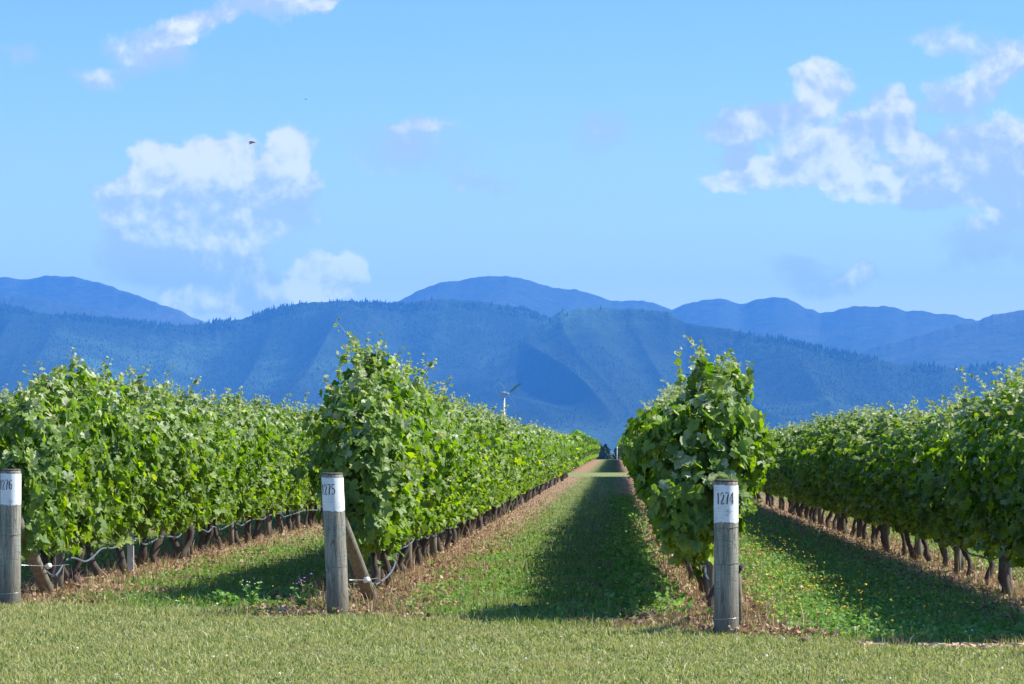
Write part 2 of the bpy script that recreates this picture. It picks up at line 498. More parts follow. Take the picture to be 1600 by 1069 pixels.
# ground: dry strips under the vines, green lanes, mown headland
def ground_mat():
    m, b = new_mat('ground_earth_and_turf')
    geo = b.n('ShaderNodeNewGeometry')
    pos = geo.outputs['Position']
    sp = b.n('ShaderNodeSeparateXYZ', {0: pos})
    wob = b.noise(pos, 0.8, 5, 0.6)
    fine = b.noise(pos, 30.0, 5, 0.7)
    mid = b.noise(pos, 4.0, 5, 0.65)
    xw = b.m('ADD', sp.outputs[0], b.m('MULTIPLY', b.m('SUBTRACT', wob, 0.5), 0.5))
    q = b.m('DIVIDE', b.m('SUBTRACT', xw, 0.74), 3.07)
    fr = b.m('ABSOLUTE', b.m('SUBTRACT', q, b.m('ROUND', q)))
    dist = b.m('MULTIPLY', fr, 3.07)
    strip = b.m('SUBTRACT', 1.0, b.smooth(b.m('ADD', dist, b.m('MULTIPLY', b.m('SUBTRACT', mid, 0.5), 0.5)), 0.45, 0.95))
    green = b.mix(b.smooth(mid, 0.35, 0.65), (0.075, 0.12, 0.03), (0.17, 0.20, 0.07))
    green = b.mix(b.smooth(fine, 0.4, 0.7), green, (0.20, 0.21, 0.09))
    dry = b.mix(b.smooth(mid, 0.35, 0.65), (0.25, 0.145, 0.105), (0.33, 0.235, 0.15))
    dry = b.mix(b.smooth(fine, 0.5, 0.75), dry, (0.12, 0.08, 0.055))
    lane = b.mix(strip, green, dry)
    edge = b.m('ADD', sp.outputs[1], b.m('MULTIPLY', b.m('SUBTRACT', sp.outputs[0], 0.83), 0.72))
    edge = b.m('ADD', edge, b.m('MULTIPLY', b.m('SUBTRACT', wob, 0.5), 1.5))
    isl = b.smooth(edge, 23.0, 23.9)
    lawn = b.mix(b.smooth(mid, 0.35, 0.65), (0.11, 0.135, 0.045), (0.18, 0.19, 0.075))
    lawn = b.mix(b.smooth(fine, 0.45, 0.7), lawn, (0.20, 0.19, 0.11))
    col = b.mix(isl, lawn, lane)
    head = b.m('MULTIPLY', b.smooth(sp.outputs[1], 150.5, 152.0), b.m('SUBTRACT', 1.0, b.smooth(sp.outputs[1], 173.0, 175.0)))
    col = b.mix(head, col, b.mix(wob, (0.14, 0.17, 0.06), (0.24, 0.26, 0.10)))
    far = b.smooth(sp.outputs[1], 372.0, 400.0)
    col = b.mix(far, col, (0.09, 0.13, 0.045))
    bump = b.n('ShaderNodeBump', {'Height': fine, 'Strength': 0.8, 'Distance': 0.03})
    p = b.n('ShaderNodeBsdfPrincipled', {'Base Color': col, 'Roughness': 0.95, 'Specular IOR Level': 0.1, 'Normal': bump.outputs[0]})
    return finish(m, b, p.outputs[0])


# ------------------------------------------------------------------ ground sheet
def ground_z(y):
    return np.interp(y, [-200, 372, 480, 900, 30000], [0, 0, -1.2, -8.0, -8.0])


gy = np.array([-150, 0, 10, 15, 20, 30, 50, 80, 120, 160, 220, 300, 372, 400, 430, 480, 600, 750, 900, 1500, 3000, 8000, 14000, 19300.0])
gx = np.array([-11500, -4000, -1000, -300, -100, -40, -20, -10, 0, 10, 20, 40, 100, 300, 1000, 4000, 11500.0])
GX, GY = np.meshgrid(gx, gy)
gv = np.stack([GX, GY, ground_z(GY)], -1).reshape(-1, 3)
nx = len(gx)
gf = np.array([(j * nx + i, j * nx + i + 1, (j + 1) * nx + i + 1, (j + 1) * nx + i)
               for j in range(len(gy) - 1) for i in range(nx - 1)])
ground = link('ground', np_mesh('ground', gv, gf, mat=ground_mat()))
tag(ground, kind='structure')


# ------------------------------------------------------------------ hills
def fourier(rng, n, fmin, fmax, decay=1.0):
    f = rng.uniform(fmin, fmax, n)
    ph = rng.uniform(0, 2 * math.pi, n)
    a = 1.0 / (f / fmin) ** decay
    a /= a.sum()
    return lambda x: sum(ai * np.sin(fi * x + pi_) for ai, fi, pi_ in zip(a, f, ph))


def hill_mat(name, stops, scrub, lo, hi, scale):
    m, b = new_mat(name)
    geo = b.n('ShaderNodeNewGeometry')
    pos = geo.outputs['Position']
    n1 = b.noise(pos, scale, 6, 0.65)
    n2 = b.noise(pos, 0.012, 5, 0.75)
    col = b.ramp(n2, stops)
    col = b.mix(b.smooth(n1, lo, hi), col, scrub)
    bump = b.n('ShaderNodeBump', {'Height': n2, 'Strength': 0.6, 'Distance': 40.0})
    p = b.n('ShaderNodeBsdfPrincipled', {'Base Color': col, 'Roughness': 0.95, 'Specular IOR Level': 0.05, 'Normal': bump.outputs[0]})
    return finish(m, b, p.outputs[0])


M_HILL_A = hill_mat('near_forest_slope', [(0.3, (0.018, 0.032, 0.016)), (0.6, (0.028, 0.046, 0.022)), (0.75, (0.042, 0.062, 0.03))],
                    (0.070, 0.125, 0.06), 0.50, 0.72, 0.0009)
M_HILL_B = hill_mat('far_forest_slope', [(0.3, (0.030, 0.045, 0.025)), (0.7, (0.07, 0.09, 0.05))], (0.12, 0.13, 0.08), 0.5, 0.75, 0.0008)


def range_mesh(name, prof, rf, rr, rb, seed, mat, ncol=700, nrow=70, spur=0.30, fs=26.0, slant=1.4):
    """a mountain range: crest line as bearing -> elevation, standing rr metres away, foot at rf, back foot at rb"""
    rng = np.random.default_rng(seed)
    px = np.array([p[0] for p in prof], float)
    py = np.array([p[1] for p in prof], float)
    az = np.linspace(px[0], px[-1], ncol)
    el = (700.0 - np.interp(az, px, py)) / FPX
    k = np.hanning(9); k /= k.sum()
    el = np.convolve(np.pad(el, 4, mode='edge'), k, 'valid')
    u = (az - 962.0) / FPX
    small = fourier(rng, 24, 300, 2400, 0.8)
    crest = rr * el
    tips = rr * 0.0009 * small(u)
    f1 = fourier(rng, 7, fs, fs * 3.5, 0.8)
    f2 = fourier(rng, 10, fs * 3, fs * 11, 0.9)
    dwob = fourier(rng, 5, 14, 60, 0.8)
    fr = np.linspace(0, 1, nrow)
    bk = np.linspace(0, 1, 10)[1:]
    rows = []
    rc = rr * (1 + 0.05 * dwob(u))
    crest = crest * rc / rr
    for t in fr:
        w = math.sin(math.pi * min(1, t * 1.02)) ** 0.8 if 0 < t < 1 else 0
        uu = u + slant * 0.02 * (1 - t)
        rid = (1 - np.abs(f1(uu * 1.0 + 0.012 * f2(u + t * .01))) * 2.6)
        rid2 = (1 - np.abs(f2(uu + .004 * t)) * 3.0)
        g = t ** 0.82
        z = crest * g * (1 - spur * w * (1 - rid) - 0.4 * spur * w * (1 - rid2))
        z = z + tips * t ** 10
        r = rf + (rc - rf) * t
        rows.append(np.stack([u * r, r + 0 * u, z - 8.5 * (1 - t)], -1))
    for t in bk:
        r = rc + (rb - rc) * t
        rows.append(np.stack([u * r, r, (crest + tips * (1 - t) ** 4) * (1 - t) ** 1.3 - 8.5 * t], -1))
    V_ = np.concatenate(rows)
    n = len(rows)
    i, j = np.meshgrid(np.arange(ncol - 1), np.arange(n - 1))
    a = (j * ncol + i).ravel()
    F_ = np.stack([a, a + 1, a + ncol + 1, a + ncol], -1)
    o = link(name, np_mesh(name, V_, F_, smooth=True, mat=mat))
    tag(o, kind='structure')
    return o, np.array(rows), u


PROF_B = [(-420, 470), (-250, 455), (-100, 440), (0, 432), (35, 434), (70, 429), (110, 430), (150, 440), (200, 456), (250, 475), (275, 483), (300, 494),
          (320, 503), (380, 522), (450, 530), (540, 510), (600, 480), (625, 468), (660, 450), (700, 438), (735, 435), (765, 430), (800, 431),
          (830, 439), (865, 449), (905, 453), (940, 464), (955, 470), (1000, 469), (1030, 476), (1050, 483), (1065, 478), (1100, 468), (1130, 466), (1160, 477),
          (1185, 467), (1212, 463), (1240, 471), (1265, 484), (1283, 491), (1300, 485), (1340, 479), (1395, 479), (1412, 487), (1450, 487),
          (1500, 496), (1525, 501), (1600, 515), (1700, 520), (1850, 500), (2000, 520)]
PROF_D = [(1180, 640), (1290, 570), (1350, 548), (1400, 534), (1450, 520), (1500, 505), (1540, 496), (1570, 489), (1600, 484), (1680, 470), (1800, 478), (2000, 500)]
PROF_L = [(-420, 520), (-200, 478), (-60, 462), (0, 460), (60, 464), (120, 476), (180, 494), (240, 516), (320, 545), (400, 580)]
PROF_A = [(-420, 455), (-200, 465), (0, 476), (50, 486), (120, 493), (200, 501), (250, 506), (310, 506), (380, 496), (420, 484), (470, 472), (530, 469),
          (600, 472), (640, 471), (700, 466), (760, 471), (820, 481), (850, 494), (880, 505), (930, 514), (1000, 520), (1100, 535), (1250, 560), (1500, 600), (2000, 640)]
PROF_A2 = [(640, 640), (760, 570), (820, 528), (850, 502), (880, 484), (915, 480), (960, 481), (1000, 482), (1045, 487), (1072, 504), (1120, 511), (1200, 526), (1260, 540),
           (1330, 553), (1400, 568), (1450, 572), (1500, 575), (1560, 571), (1620, 578), (1750, 590), (2000, 600)]
range_mesh('hills', PROF_B, 12500, 16500, 18800, 11, M_HILL_B, nrow=50, fs=16, spur=0.14)
range_mesh('hills', PROF_D, 11500, 14000, 16500, 12, M_HILL_B, nrow=40, fs=16, spur=0.12)
range_mesh('hills', PROF_L, 11800, 14600, 17000, 13, M_HILL_B, nrow=40, fs=16, spur=0.12)
hA, rowsA, uA = range_mesh('hills', PROF_A, 9300, 11800, 14000, 14, M_HILL_A, ncol=1000, nrow=90, spur=0.34)
hA2, rowsA2, uA2 = range_mesh('hills', PROF_A2, 8600, 10600, 13000, 25, M_HILL_A, ncol=900, nrow=90, spur=0.33, slant=-1.6)


def forest(name, specs, seed, label):
    """conifers scattered over the near slopes: one mass, nobody could count them"""
    rng = np.random.default_rng(seed)
    P, H = [], []
    for rows, n, tmin, crest_share in specs:
        nr, nc, _ = rows.shape
        front = 90
        t = np.where(rng.random(n) < crest_share, rng.uniform(0.965, 1.0, n), rng.uniform(tmin, 1.0, n) ** 0.8)
        c = rng.uniform(0, nc - 1.001, n)
        r = t * (front - 1.001)
        i0, j0 = r.astype(int), c.astype(int)
        fi, fj = (r - i0)[:, None], (c - j0)[:, None]
        p = (rows[i0, j0] * (1 - fi) * (1 - fj) + rows[i0 + 1, j0] * fi * (1 - fj)
             + rows[i0, j0 + 1] * (1 - fi) * fj + rows[i0 + 1, j0 + 1] * fi * fj)
        # clearings
        clr = np.sin(p[:, 0] * 0.0031 + 1.3 * np.sin(p[:, 1] * 0.0023)) + np.sin(p[:, 1] * 0.0047 + p[:, 0] * .0012 + seed)
        xpx = p[:, 0] / p[:, 1] * FPX + 962
        keep = (clr > -0.7) | (rng.random(n) < 0.03)
        keep &= ~((xpx > 900) & (t < 0.86) & (rng.random(n) < 0.6))
        keep &= ~((t > 0.965) & (np.sin(xpx * .045 + 2 * np.sin(xpx * .017)) + rng.normal(0, .5, n) < -0.1))
        keep &= ~((xpx > 1280) & (t > 0.96) & (rng.random(n) < 0.6))
        P.append(p[keep]); H.append(rng.uniform(7, 15, keep.sum()) * np.where(t[keep] > .96, 1.15, .55) * rng.choice([.6, 1, 1, 1.35], keep.sum()))
    P = np.concatenate(P); H = np.concatenate(H)
    n = len(P)
    rad = H * rng.uniform(0.17, 0.30, n)
    ang = rng.uniform(0, 6.28, n)
    vs = np.zeros((n, 11, 3))
    for k in range(5):
        a = ang + k * 2 * math.pi / 5
        rr_ = rad * rng.uniform(0.75, 1.2, n)
        vs[:, k] = P + np.stack([rr_ * np.cos(a), rr_ * np.sin(a), H * 0.05], -1)
        a2 = a + 0.6
        vs[:, 5 + k] = P + np.stack([rr_ * .62 * np.cos(a2), rr_ * .62 * np.sin(a2), H * rng.uniform(.4, .6, n)], -1)
    vs[:, 10] = P + np.stack([rad * rng.uniform(-.15, .15, n), 0 * rad, H], -1)
    tri = []
    for k in range(5):
        k2 = (k + 1) % 5
        tri += [(k, k2, 5 + k), (k2, 5 + k2, 5 + k), (5 + k, 5 + k2, 10)]
    tri = np.array(tri)
    F_ = (np.arange(n)[:, None, None] * 11 + tri[None]).reshape(-1, 3)
    m, b = new_mat('conifer_mass')
    geo = b.n('ShaderNodeNewGeometry')
    col = b.ramp(geo.outputs['Random Per Island'], [(0, (0.026, 0.046, 0.022)), (0.6, (0.036, 0.062, 0.030)), (1, (0.052, 0.080, 0.038))])
    p = b.n('ShaderNodeBsdfPrincipled', {'Base Color': col, 'Roughness': 0.9, 'Specular IOR Level': 0.05})
    finish(m, b, p.outputs[0])
    o = link(name, np_mesh(name, vs.reshape(-1, 3), F_, mat=m))
    tag(o, label, 'forest', kind='stuff')


forest('hill_forest', [(rowsA, 60000, 0.02, 0.08), (rowsA2, 45000, 0.05, 0.06)], 5, 'dark conifer forest covering the nearer blue hills up to their crests')

# ------------------------------------------------------------------ leaves
half = [(0.16, -0.13), (0.40, -0.06), (0.50, 0.20), (0.37, 0.33), (0.53, 0.52), (0.36, 0.68), (0.21, 0.66)]
OUT_NEAR = [(0, 0.06)] + half + [(0.0, 1.0)] + [(-a, b) for a, b in reversed(half)]
half2 = [(0.38, -0.05), (0.50, 0.50)]
OUT_FAR = [(0, 0.0)] + half2 + [(0.0, 1.0)] + [(-a, b) for a, b in reversed(half2)]


def leaves(P, N, T, size, rng, outline, cup=0.28):
    """vectorised leaf cards with lobes, folded at the midrib and drooping at the tip"""
    n = len(P)
    N = unit(N)
    T = T - (T * N).sum(1, keepdims=True) * N
    T = unit(T)
    B = np.cross(N, T)
    o = np.array(outline)
    o = np.vstack([[0.0, 0.38], o])
    k = len(o)
    fold = rng.uniform(-0.05, cup * 1.6, n)[:, None]
    droop = rng.uniform(0.0, 0.45, n)[:, None]
    asym = rng.uniform(0.85, 1.15, (n, 1))
    x = o[None, :, 0] * asym * rng.uniform(0.95, 1.25, (n, 1))
    y = o[None, :, 1]
    z = fold * np.abs(x) - droop * (y - 0.2) ** 2 + rng.normal(0, 0.035, (n, k))
    z[:, 0] -= 0.02
    s = size[:, None]
    V_ = P[:, None, :] + (x * s)[..., None] * B[:, None, :] + ((y - 0.35) * s)[..., None] * T[:, None, :] + (z * s)[..., None] * N[:, None, :]
    m_ = k - 1
    tri = np.array([(0, 1 + i, 1 + (i + 1) % m_) for i in range(m_)])
    F_ = (np.arange(n)[:, None, None] * k + tri[None]).reshape(-1, 3)
    return V_.reshape(-1, 3), F_


def foliage_arrays(seed, L=1.43, n=1500, ztop=2.05, zbot=0.52, near=True, front=False, plume=None, leaf=0.088, wid=1.0, shift=0.0, tilt=0.0):
    """foliage of one vine in its own frame: trunk foot at the origin, row along y"""
    rng = np.random.default_rng(seed)
    fa = fourier(rng, 6, 2.5, 9, 0.6)
    fb = fourier(rng, 6, 2.5, 9, 0.6)
    fc = fourier(rng, 5, 3, 12, 0.5)
    y0, y1 = -L / 2 - 0.10, L / 2 + 0.10
    if front:
        y0 = -L / 2 - 0.85
    n = int(n * (y1 - y0) / (L + 0.2))
    y = rng.uniform(y0, y1, n)
    zt = ztop + 0.42 * fa(y * 2.0)
    if plume is not None:
        for (py_, ph, pw) in plume:
            zt = zt + ph * np.exp(-((y - py_) / pw) ** 2)
    zb = zbot + 0.34 * fb(y * 2.2) + 0.05
    if front:
        # rounded nose of the row
        e = np.clip((y - y0) / 0.7, 0, 1)
        zb = zb + 0.05 * (1 - e)
        zt = zt - 0.35 * (1 - e) ** 2
    side = np.where(rng.random(n) < 0.5, -1.0, 1.0)
    zb = zb + tilt * np.where(side > 0, 1.0, 0.0)
    h = rng.beta(1.15, 1.05, n)
    z = zb + (zt - zb) * h
    w = (0.20 + 0.20 * np.clip(h / 0.55, 0, 1)) * np.clip((1.03 - h) / 0.22, 0.25, 1) ** 0.6
    w = w * (1 + 0.62 * fc(y * 2.6 + z * 0.8) + 0.35 * fa(z * 3.1 - y)) * wid * 0.88
    if plume is not None:
        w = w * np.clip(1 - (z - ztop - .02) * 2.2, 0.60, 1)
    if front:
        w = w * (0.45 + 0.55 * np.sqrt(np.clip((y - y0) / 0.55, 0, 1)))
    depth = np.abs(rng.normal(0, 0.20, n))
    inner = rng.random(n) < 0.34
    depth = np.where(inner, rng.random(n), depth)
    pocket = np.clip(fb(y * 3.1 + z * 1.1) + fc(z * 3.4 - y * 2.2) - 0.06, 0, 0.5) * 1.7
    depth = depth + pocket * (rng.random(n) < 0.85)
    x = side * w * np.clip(1.06 - depth, -0.6, 1.6)
    x = x + shift * np.clip((1.85 - z) / 0.3, 0, 1)
    P = np.stack([x, y, z], -1)
    topw = np.clip((h - 0.82) / 0.18, 0, 1)
    N = np.stack([side * (1 - 0.6 * topw), np.zeros(n), 0.45 + 0.8 * topw], -1) + rng.normal(0, 0.62, (n, 3))
    if front:
        nose = np.clip(1 - (y - y0) / 0.5, 0, 1)
        N[:, 1] -= nose * 1.2
    T = np.stack([0.25 * side, rng.normal(0, 0.6, n), -0.85 + 0.45 * rng.normal(0, 1, n)], -1)
    size = leaf * rng.uniform(0.5, 1.35, n) * (1 - 0.30 * topw) * np.where(inner, 1.35, 1)
    clump = np.sin(x * 9 + 3 * fa(y * 3)) * 0.3 + fb(z * 6.0 + 2 * y) + fc(y * 4.5 - z * 3)
    P[:, 0] += side * 0.05 * clump
    V_, F_ = leaves(P, N, T, size, rng, OUT_NEAR if near else OUT_FAR)
    info = dict(y0=y0, y1=y1, fa=fa, ztop=ztop, plume=plume)
    pale = (rng.random(n) < np.clip((h - 0.74) / 0.22, 0, 1) * 0.50).astype(np.int32)
    info['mi'] = np.repeat(pale, len(F_) // n)
    return V_, F_, info, rng


def shoot_arrays(info, rng, ns=8, near=True, hmax=0.42, side_n=4):
    """upright tips above the hedge: thin stems with small pale leaves (leaf arrays, stem MB)"""
    LV, LF, off = [], [], 0
    stem = MB()
    jobs = []
    for _ in range(ns):
        y = rng.uniform(info['y0'] + 0.1, info['y1'])
        z = info['ztop'] + 0.42 * info['fa'](y * 2.0) - 0.12
        if info['plume'] is not None:
            for (py_, ph, pw) in info['plume']:
                z += ph * math.exp(-((y - py_) / pw) ** 2)
        d = np.array([rng.normal(0, 0.25), rng.normal(0, 0.28), 1.0])
        jobs.append((np.array([rng.normal(0, 0.13), y, z]), d, 0.18 + hmax * rng.beta(1.3, 2.6)))
    for _ in range(side_n):
        s = rng.choice([-1, 1])
        jobs.append((np.array([s * 0.30, rng.uniform(info['y0'], info['y1']), rng.uniform(0.9, info['ztop'] - .1)]),
                     np.array([s * 1.0, rng.normal(0, .5), rng.normal(0.2, 0.5)]), rng.uniform(0.12, 0.28)))
    for p0, d, ln in jobs:
        d = d / np.linalg.norm(d)
        m = 7
        bend = np.array([rng.normal(0, 0.35), rng.normal(0, 0.35), -0.35])
        t = np.linspace(0, 1, m)
        pts = p0 + np.outer(t, d) * ln + np.outer(t ** 2, bend) * ln * 0.45
        if near:
            stem.tube(pts, np.linspace(0.0036, 0.0014, m), 4)
        k = max(4, int(ln / 0.035))
        tt = np.linspace(0.08, 1.0, k)
        P = np.stack([np.interp(tt, t, pts[:, i]) for i in range(3)], -1) + rng.normal(0, 0.022, (k, 3))
        N = rng.normal(0, 0.7, (k, 3)) + np.array([0.15, 0, 0.75])
        T = rng.normal(0, 0.8, (k, 3)) + np.array([0, 0, -0.25])
        size = np.linspace(0.082, 0.030, k) * rng.uniform(0.75, 1.3, k)
        v, f = leaves(P, N, T, size, rng, OUT_NEAR if near else OUT_FAR, cup=0.5)
        LV.append(v); LF.append(f + off); off += len(v)
    return np.concatenate(LV), np.concatenate(LF), stem


def trunk_mesh(name, seed, height=0.95, double=False, seg=9):
    rng = np.random.default_rng(seed)
    mb = MB()
    for q in range(2 if double else 1):
        n = 13
        t = np.linspace(0, 1, n)
        lean = rng.normal(0, 0.10, 2) + (np.array([0, 0.16 * (1 if q else -1)]) if double else 0)
        wob = np.cumsum(rng.normal(0, 0.022, (n, 2)), axis=0)
        x = lean[0] * t + wob[:, 0]
        y = lean[1] * t + wob[:, 1] + (q * 0.03 if double else 0)
        z = -0.04 + t * height
        r = (0.032 + 0.012 * np.exp(-((t - .1) / .09) ** 2) + 0.010 * rng.normal(0, 1, n).clip(-1, 1) * 0.8 + 0.012 * np.exp(-((t - rng.uniform(.2, .5)) / .08) ** 2))
        r = r * rng.uniform(0.72, 1.0)
        mb.tube(np.stack([x, y, z], -1), r, seg, rough=0.14, rng=rng)
        head = np.array([x[-1], y[-1], z[-1] - 0.03])
        for s in (-1, 1):
            tt = np.linspace(0, 1, 6)
            arm = np.stack([head[0] + rng.normal(0, .008, 6), head[1] + s * 0.62 * tt, head[2] + 0.05 * np.sin(tt * 3) - .02], -1)
            mb.tube(arm, np.linspace(0.024, 0.012, 6), 6, rough=0.1, rng=rng)
    return mb.mesh(name, M_BARK)


ROWX = {'1277': -8.55, '1276': -5.43, '1275': -2.35, '1274': 0.83, '1273': 3.75, '1272': 6.85}
SP = 1.43
random.seed(3)
RG = np.random.default_rng(77)


def make_foliage_meshes(tag_, seed, **k):
    V_, F_, info, rng = foliage_arrays(seed, **{kk: vv for kk, vv in k.items() if kk not in ('ns', 'hmax', 'side_n')})
    near = k.get('near', True)
    sv, sf, stem = shoot_arrays(info, rng, ns=k.get('ns', 8), near=near, hmax=k.get('hmax', 0.42), side_n=k.get('side_n', 4))
    vs = [V_, sv]
    fs = [F_, sf + len(V_)]
    mi = [info['mi'], np.ones(len(sf), np.int32)]
    if near and stem.v:
        off = len(V_) + len(sv)
        vs.append(np.array(stem.v))
        quads = np.array([f for f in stem.f if len(f) == 4]) + off
        fs.append(quads)
        mi.append(np.full(len(quads), 2, np.int32))
    me = np_mesh('foliage', np.concatenate(vs), fs)
    for m_ in (M_LEAF, M_SHOOT, M_STEM):
        me.materials.append(m_)
    me.polygons.foreach_set('material_index', np.concatenate(mi))
    return me


NEAR = [make_foliage_meshes('n', 100 + i, n=2900, ns=24, hmax=0.52) for i in range(12)]
NEAR_T = [make_foliage_meshes('t', 140 + i, n=2700, ns=24, hmax=0.46, tilt=0.42) for i in range(8)]
MID = [make_foliage_meshes('m', 200 + i, n=1600, near=False, leaf=0.105, ns=16, hmax=0.36) for i in range(8)]
FAR = [make_foliage_meshes('f', 300 + i, n=850, near=False, leaf=0.145, ns=5, side_n=2) for i in range(6)]
TRUNKS = [trunk_mesh('trunk', 400 + i) for i in range(9)] + [trunk_mesh('trunk', 450 + i, double=True) for i in range(3)]
TRUNKS_FAR = [trunk_mesh('trunk', 470 + i, seg=5) for i in range(4)]

ORD = ['first', 'second', 'third', 'fourth', 'fifth', 'sixth', 'seventh', 'eighth', 'ninth', 'tenth', 'eleventh', 'twelfth',
       'thirteenth', 'fourteenth', 'fifteenth', 'sixteenth']
ROWNAME = {'1277': 'in the hidden row beyond the leftmost row', '1276': 'in the leftmost row',
           '1275': 'in the row of the leaning post', '1274': 'in the narrow middle row',
           '1273': 'in the shaded right row', '1272': 'in the hidden row beyond the right row'}
#        first vine distance, number, top height at start, later
ROWS = {'1276': (29.3, 28, 1.94, 1.80), '1275': (29.4, 85, 2.06, 1.72), '1274': (26.3, 87, 1.58, 1.84),
        '1273': (23.0, 50, 1.86, 1.62), '1277': (33.0, 24, 1.9, 1.9), '1272': (40.0, 24, 1.85, 1.85)}
# first vines of the rows have foliage of their own: (seed, dict)
OWN = {
    ('1274', 0): dict(ztop=1.58, front=True, plume=[(-0.95, 0.42, 0.50), (-0.20, 0.40, 0.4)], zbot=0.60, n=3000, ns=34, hmax=0.40, leaf=0.094, wid=1.22, side_n=14, shift=-0.15, tilt=0.15),
    ('1274', 1): dict(ztop=1.55, zbot=0.42, n=2800, ns=9, hmax=0.3, wid=1.15, side_n=7, tilt=0.35),
    ('1275', 0): dict(ztop=1.90, front=True, plume=[(-0.05, 0.48, 0.17), (0.6, 0.16, 0.5)], zbot=0.48, n=3000, ns=30, hmax=0.5, side_n=6),
    ('1275', 1): dict(ztop=2.04, zbot=0.50, n=2800, ns=16, plume=[(0.0, 0.08, 0.4)]),
    ('1276', 0): dict(ztop=1.78, front=True, plume=[(0.3, 0.18, 0.4)], zbot=0.46, n=2900, ns=18, side_n=6),
    ('1276', 1): dict(ztop=1.96, zbot=0.50, n=2800, ns=18, plume=[(0.0, 0.15, 0.3)]),
}


def vine(row, k, x, y, ztarget, label, group):
    root = empty('grapevine', (x, y, 0))
    tag(root, label, 'grapevine', group)
    d = y
    flip = random.random() < 0.5
    if (row, k) in OWN:
        fo = make_foliage_meshes('o', 900 + int(row) * 7 + k, **OWN[(row, k)])
        sz, flip = 1.0, False
    else:
        bank = (NEAR_T if row == '1274' else NEAR) if d < 62 else (MID if d < 105 else FAR)
        fo = bank[random.randrange(len(bank))]
        sz = ztarget / 2.05 * random.uniform(0.965, 1.04)
        flip = flip and row != '1274'
    tm = random.choice(TRUNKS) if d < 70 else random.choice(TRUNKS_FAR)
    t = link('trunk', tm, root)
    t.rotation_euler = (0, 0, random.choice([0, math.pi]) + random.uniform(-.15, .15))
    t.scale = (random.uniform(.85, 1.2),) * 2 + (1,)
    f = link('foliage', fo, root)
    for o in (f,):
        o.rotation_euler = (0, 0, math.pi if flip else 0)
        o.scale = (random.uniform(0.98, 1.06), 1.02, sz)
    return root


for row, (d0, cnt, zt0, zt1) in ROWS.items():
    X = ROWX[row]
    grp = 'grapevines ' + ROWNAME[row]
    for k in range(cnt):
        y = d0 + k * SP + random.uniform(-0.08, 0.08)
        zt = zt0 + (zt1 - zt0) * min(1, k / 8.0)
        vis0 = 4 if row == '1273' else 0          # the first vines of the right row stand outside the frame
        kk = k - vis0
        if row in ('1277', '1272'):
            lab = 'green grapevine ' + ROWNAME[row]
        elif kk < 0:
            lab = 'green grapevine outside the frame, at the near end of the shaded right row'
        elif kk < len(ORD):
            if row == '1273':
                lab = 'leafy grapevine %s, %s from the frame edge' % (ROWNAME[row], ORD[kk])
            else:
                lab = 'leafy grapevine %s, %s from its near end' % (ROWNAME[row], ORD[kk])
        else:
            lab = 'distant grapevine ' + ROWNAME[row] + ', merged with its neighbours'
        vine(row, k, X + random.uniform(-.03, .03), y, zt, lab, grp)

# second block beyond the cross track, one far mass
FV, FF, off = [], [], 0
rngf = np.random.default_rng(9)
blk = []
for s in range(6):
    V_, F_, info, r_ = foliage_arrays(700 + s, n=260, near=False, leaf=0.24)
    blk.append((V_, F_))
for X in (ROWX['1275'], ROWX['1274'], ROWX['1276'], ROWX['1273'], -8.55):
    for y in np.arange(176, 366, SP):
        V_, F_ = blk[rngf.integers(6)]
        v = V_ * np.array([1, 1, rngf.uniform(.95, 1.05)]) + np.array([X, y, 0])
        FV.append(v); FF.append(F_ + off); off += len(v)
fb = link('far_vines', np_mesh('far_vines', np.concatenate(FV), np.concatenate(FF), mat=M_LEAF))
tag(fb, 'far block of merged vine rows beyond the cross track, at the lane end', 'vines', kind='stuff')


# ------------------------------------------------------------------ end posts with stencilled numbers
def stroke(pts, w):
    return pts, w


# digits as stencil strokes on a unit cell 0..0.6 x 0..1: list of (polyline, width)
DIG = {
    '1': [([(0.30, 0.0), (0.30, 0.96)], 0.13), ([(0.16, 0.80), (0.27, 0.95)], 0.07)],
    '2': [([(0.06, 0.74), (0.14, 0.93), (0.30, 0.99), (0.44, 0.90)], 0.07), ([(0.50, 0.82), (0.46, 0.58), (0.32, 0.36), (0.12, 0.12)], 0.11),
          ([(0.06, 0.03), (0.54, 0.03)], 0.09), ([(0.54, 0.06), (0.56, 0.22)], 0.04)],
    '7': [([(0.04, 0.96), (0.56, 0.96)], 0.08), ([(0.50, 0.86), (0.34, 0.48), (0.28, 0.0)], 0.12)],
    '4': [([(0.44, 0.0), (0.44, 0.98)], 0.12), ([(0.36, 0.92), (0.04, 0.34)], 0.05), ([(0.03, 0.27), (0.33, 0.27)], 0.07), ([(0.52, 0.27), (0.60, 0.27)], 0.07)],
    '5': [([(0.12, 0.97), (0.54, 0.97)], 0.09), ([(0.11, 0.90), (0.10, 0.58)], 0.06), ([(0.16, 0.56), (0.36, 0.60), (0.50, 0.44), (0.51, 0.26), (0.40, 0.08)], 0.11),
          ([(0.30, 0.02), (0.14, 0.03), (0.05, 0.15)], 0.08)],
    '6': [([(0.48, 0.88), (0.34, 0.98), (0.20, 0.92)], 0.07), ([(0.12, 0.84), (0.06, 0.50), (0.09, 0.20), (0.18, 0.06)], 0.12),
          ([(0.28, 0.01), (0.44, 0.10), (0.50, 0.28), (0.44, 0.48), (0.30, 0.55), (0.20, 0.48)], 0.09)],
}


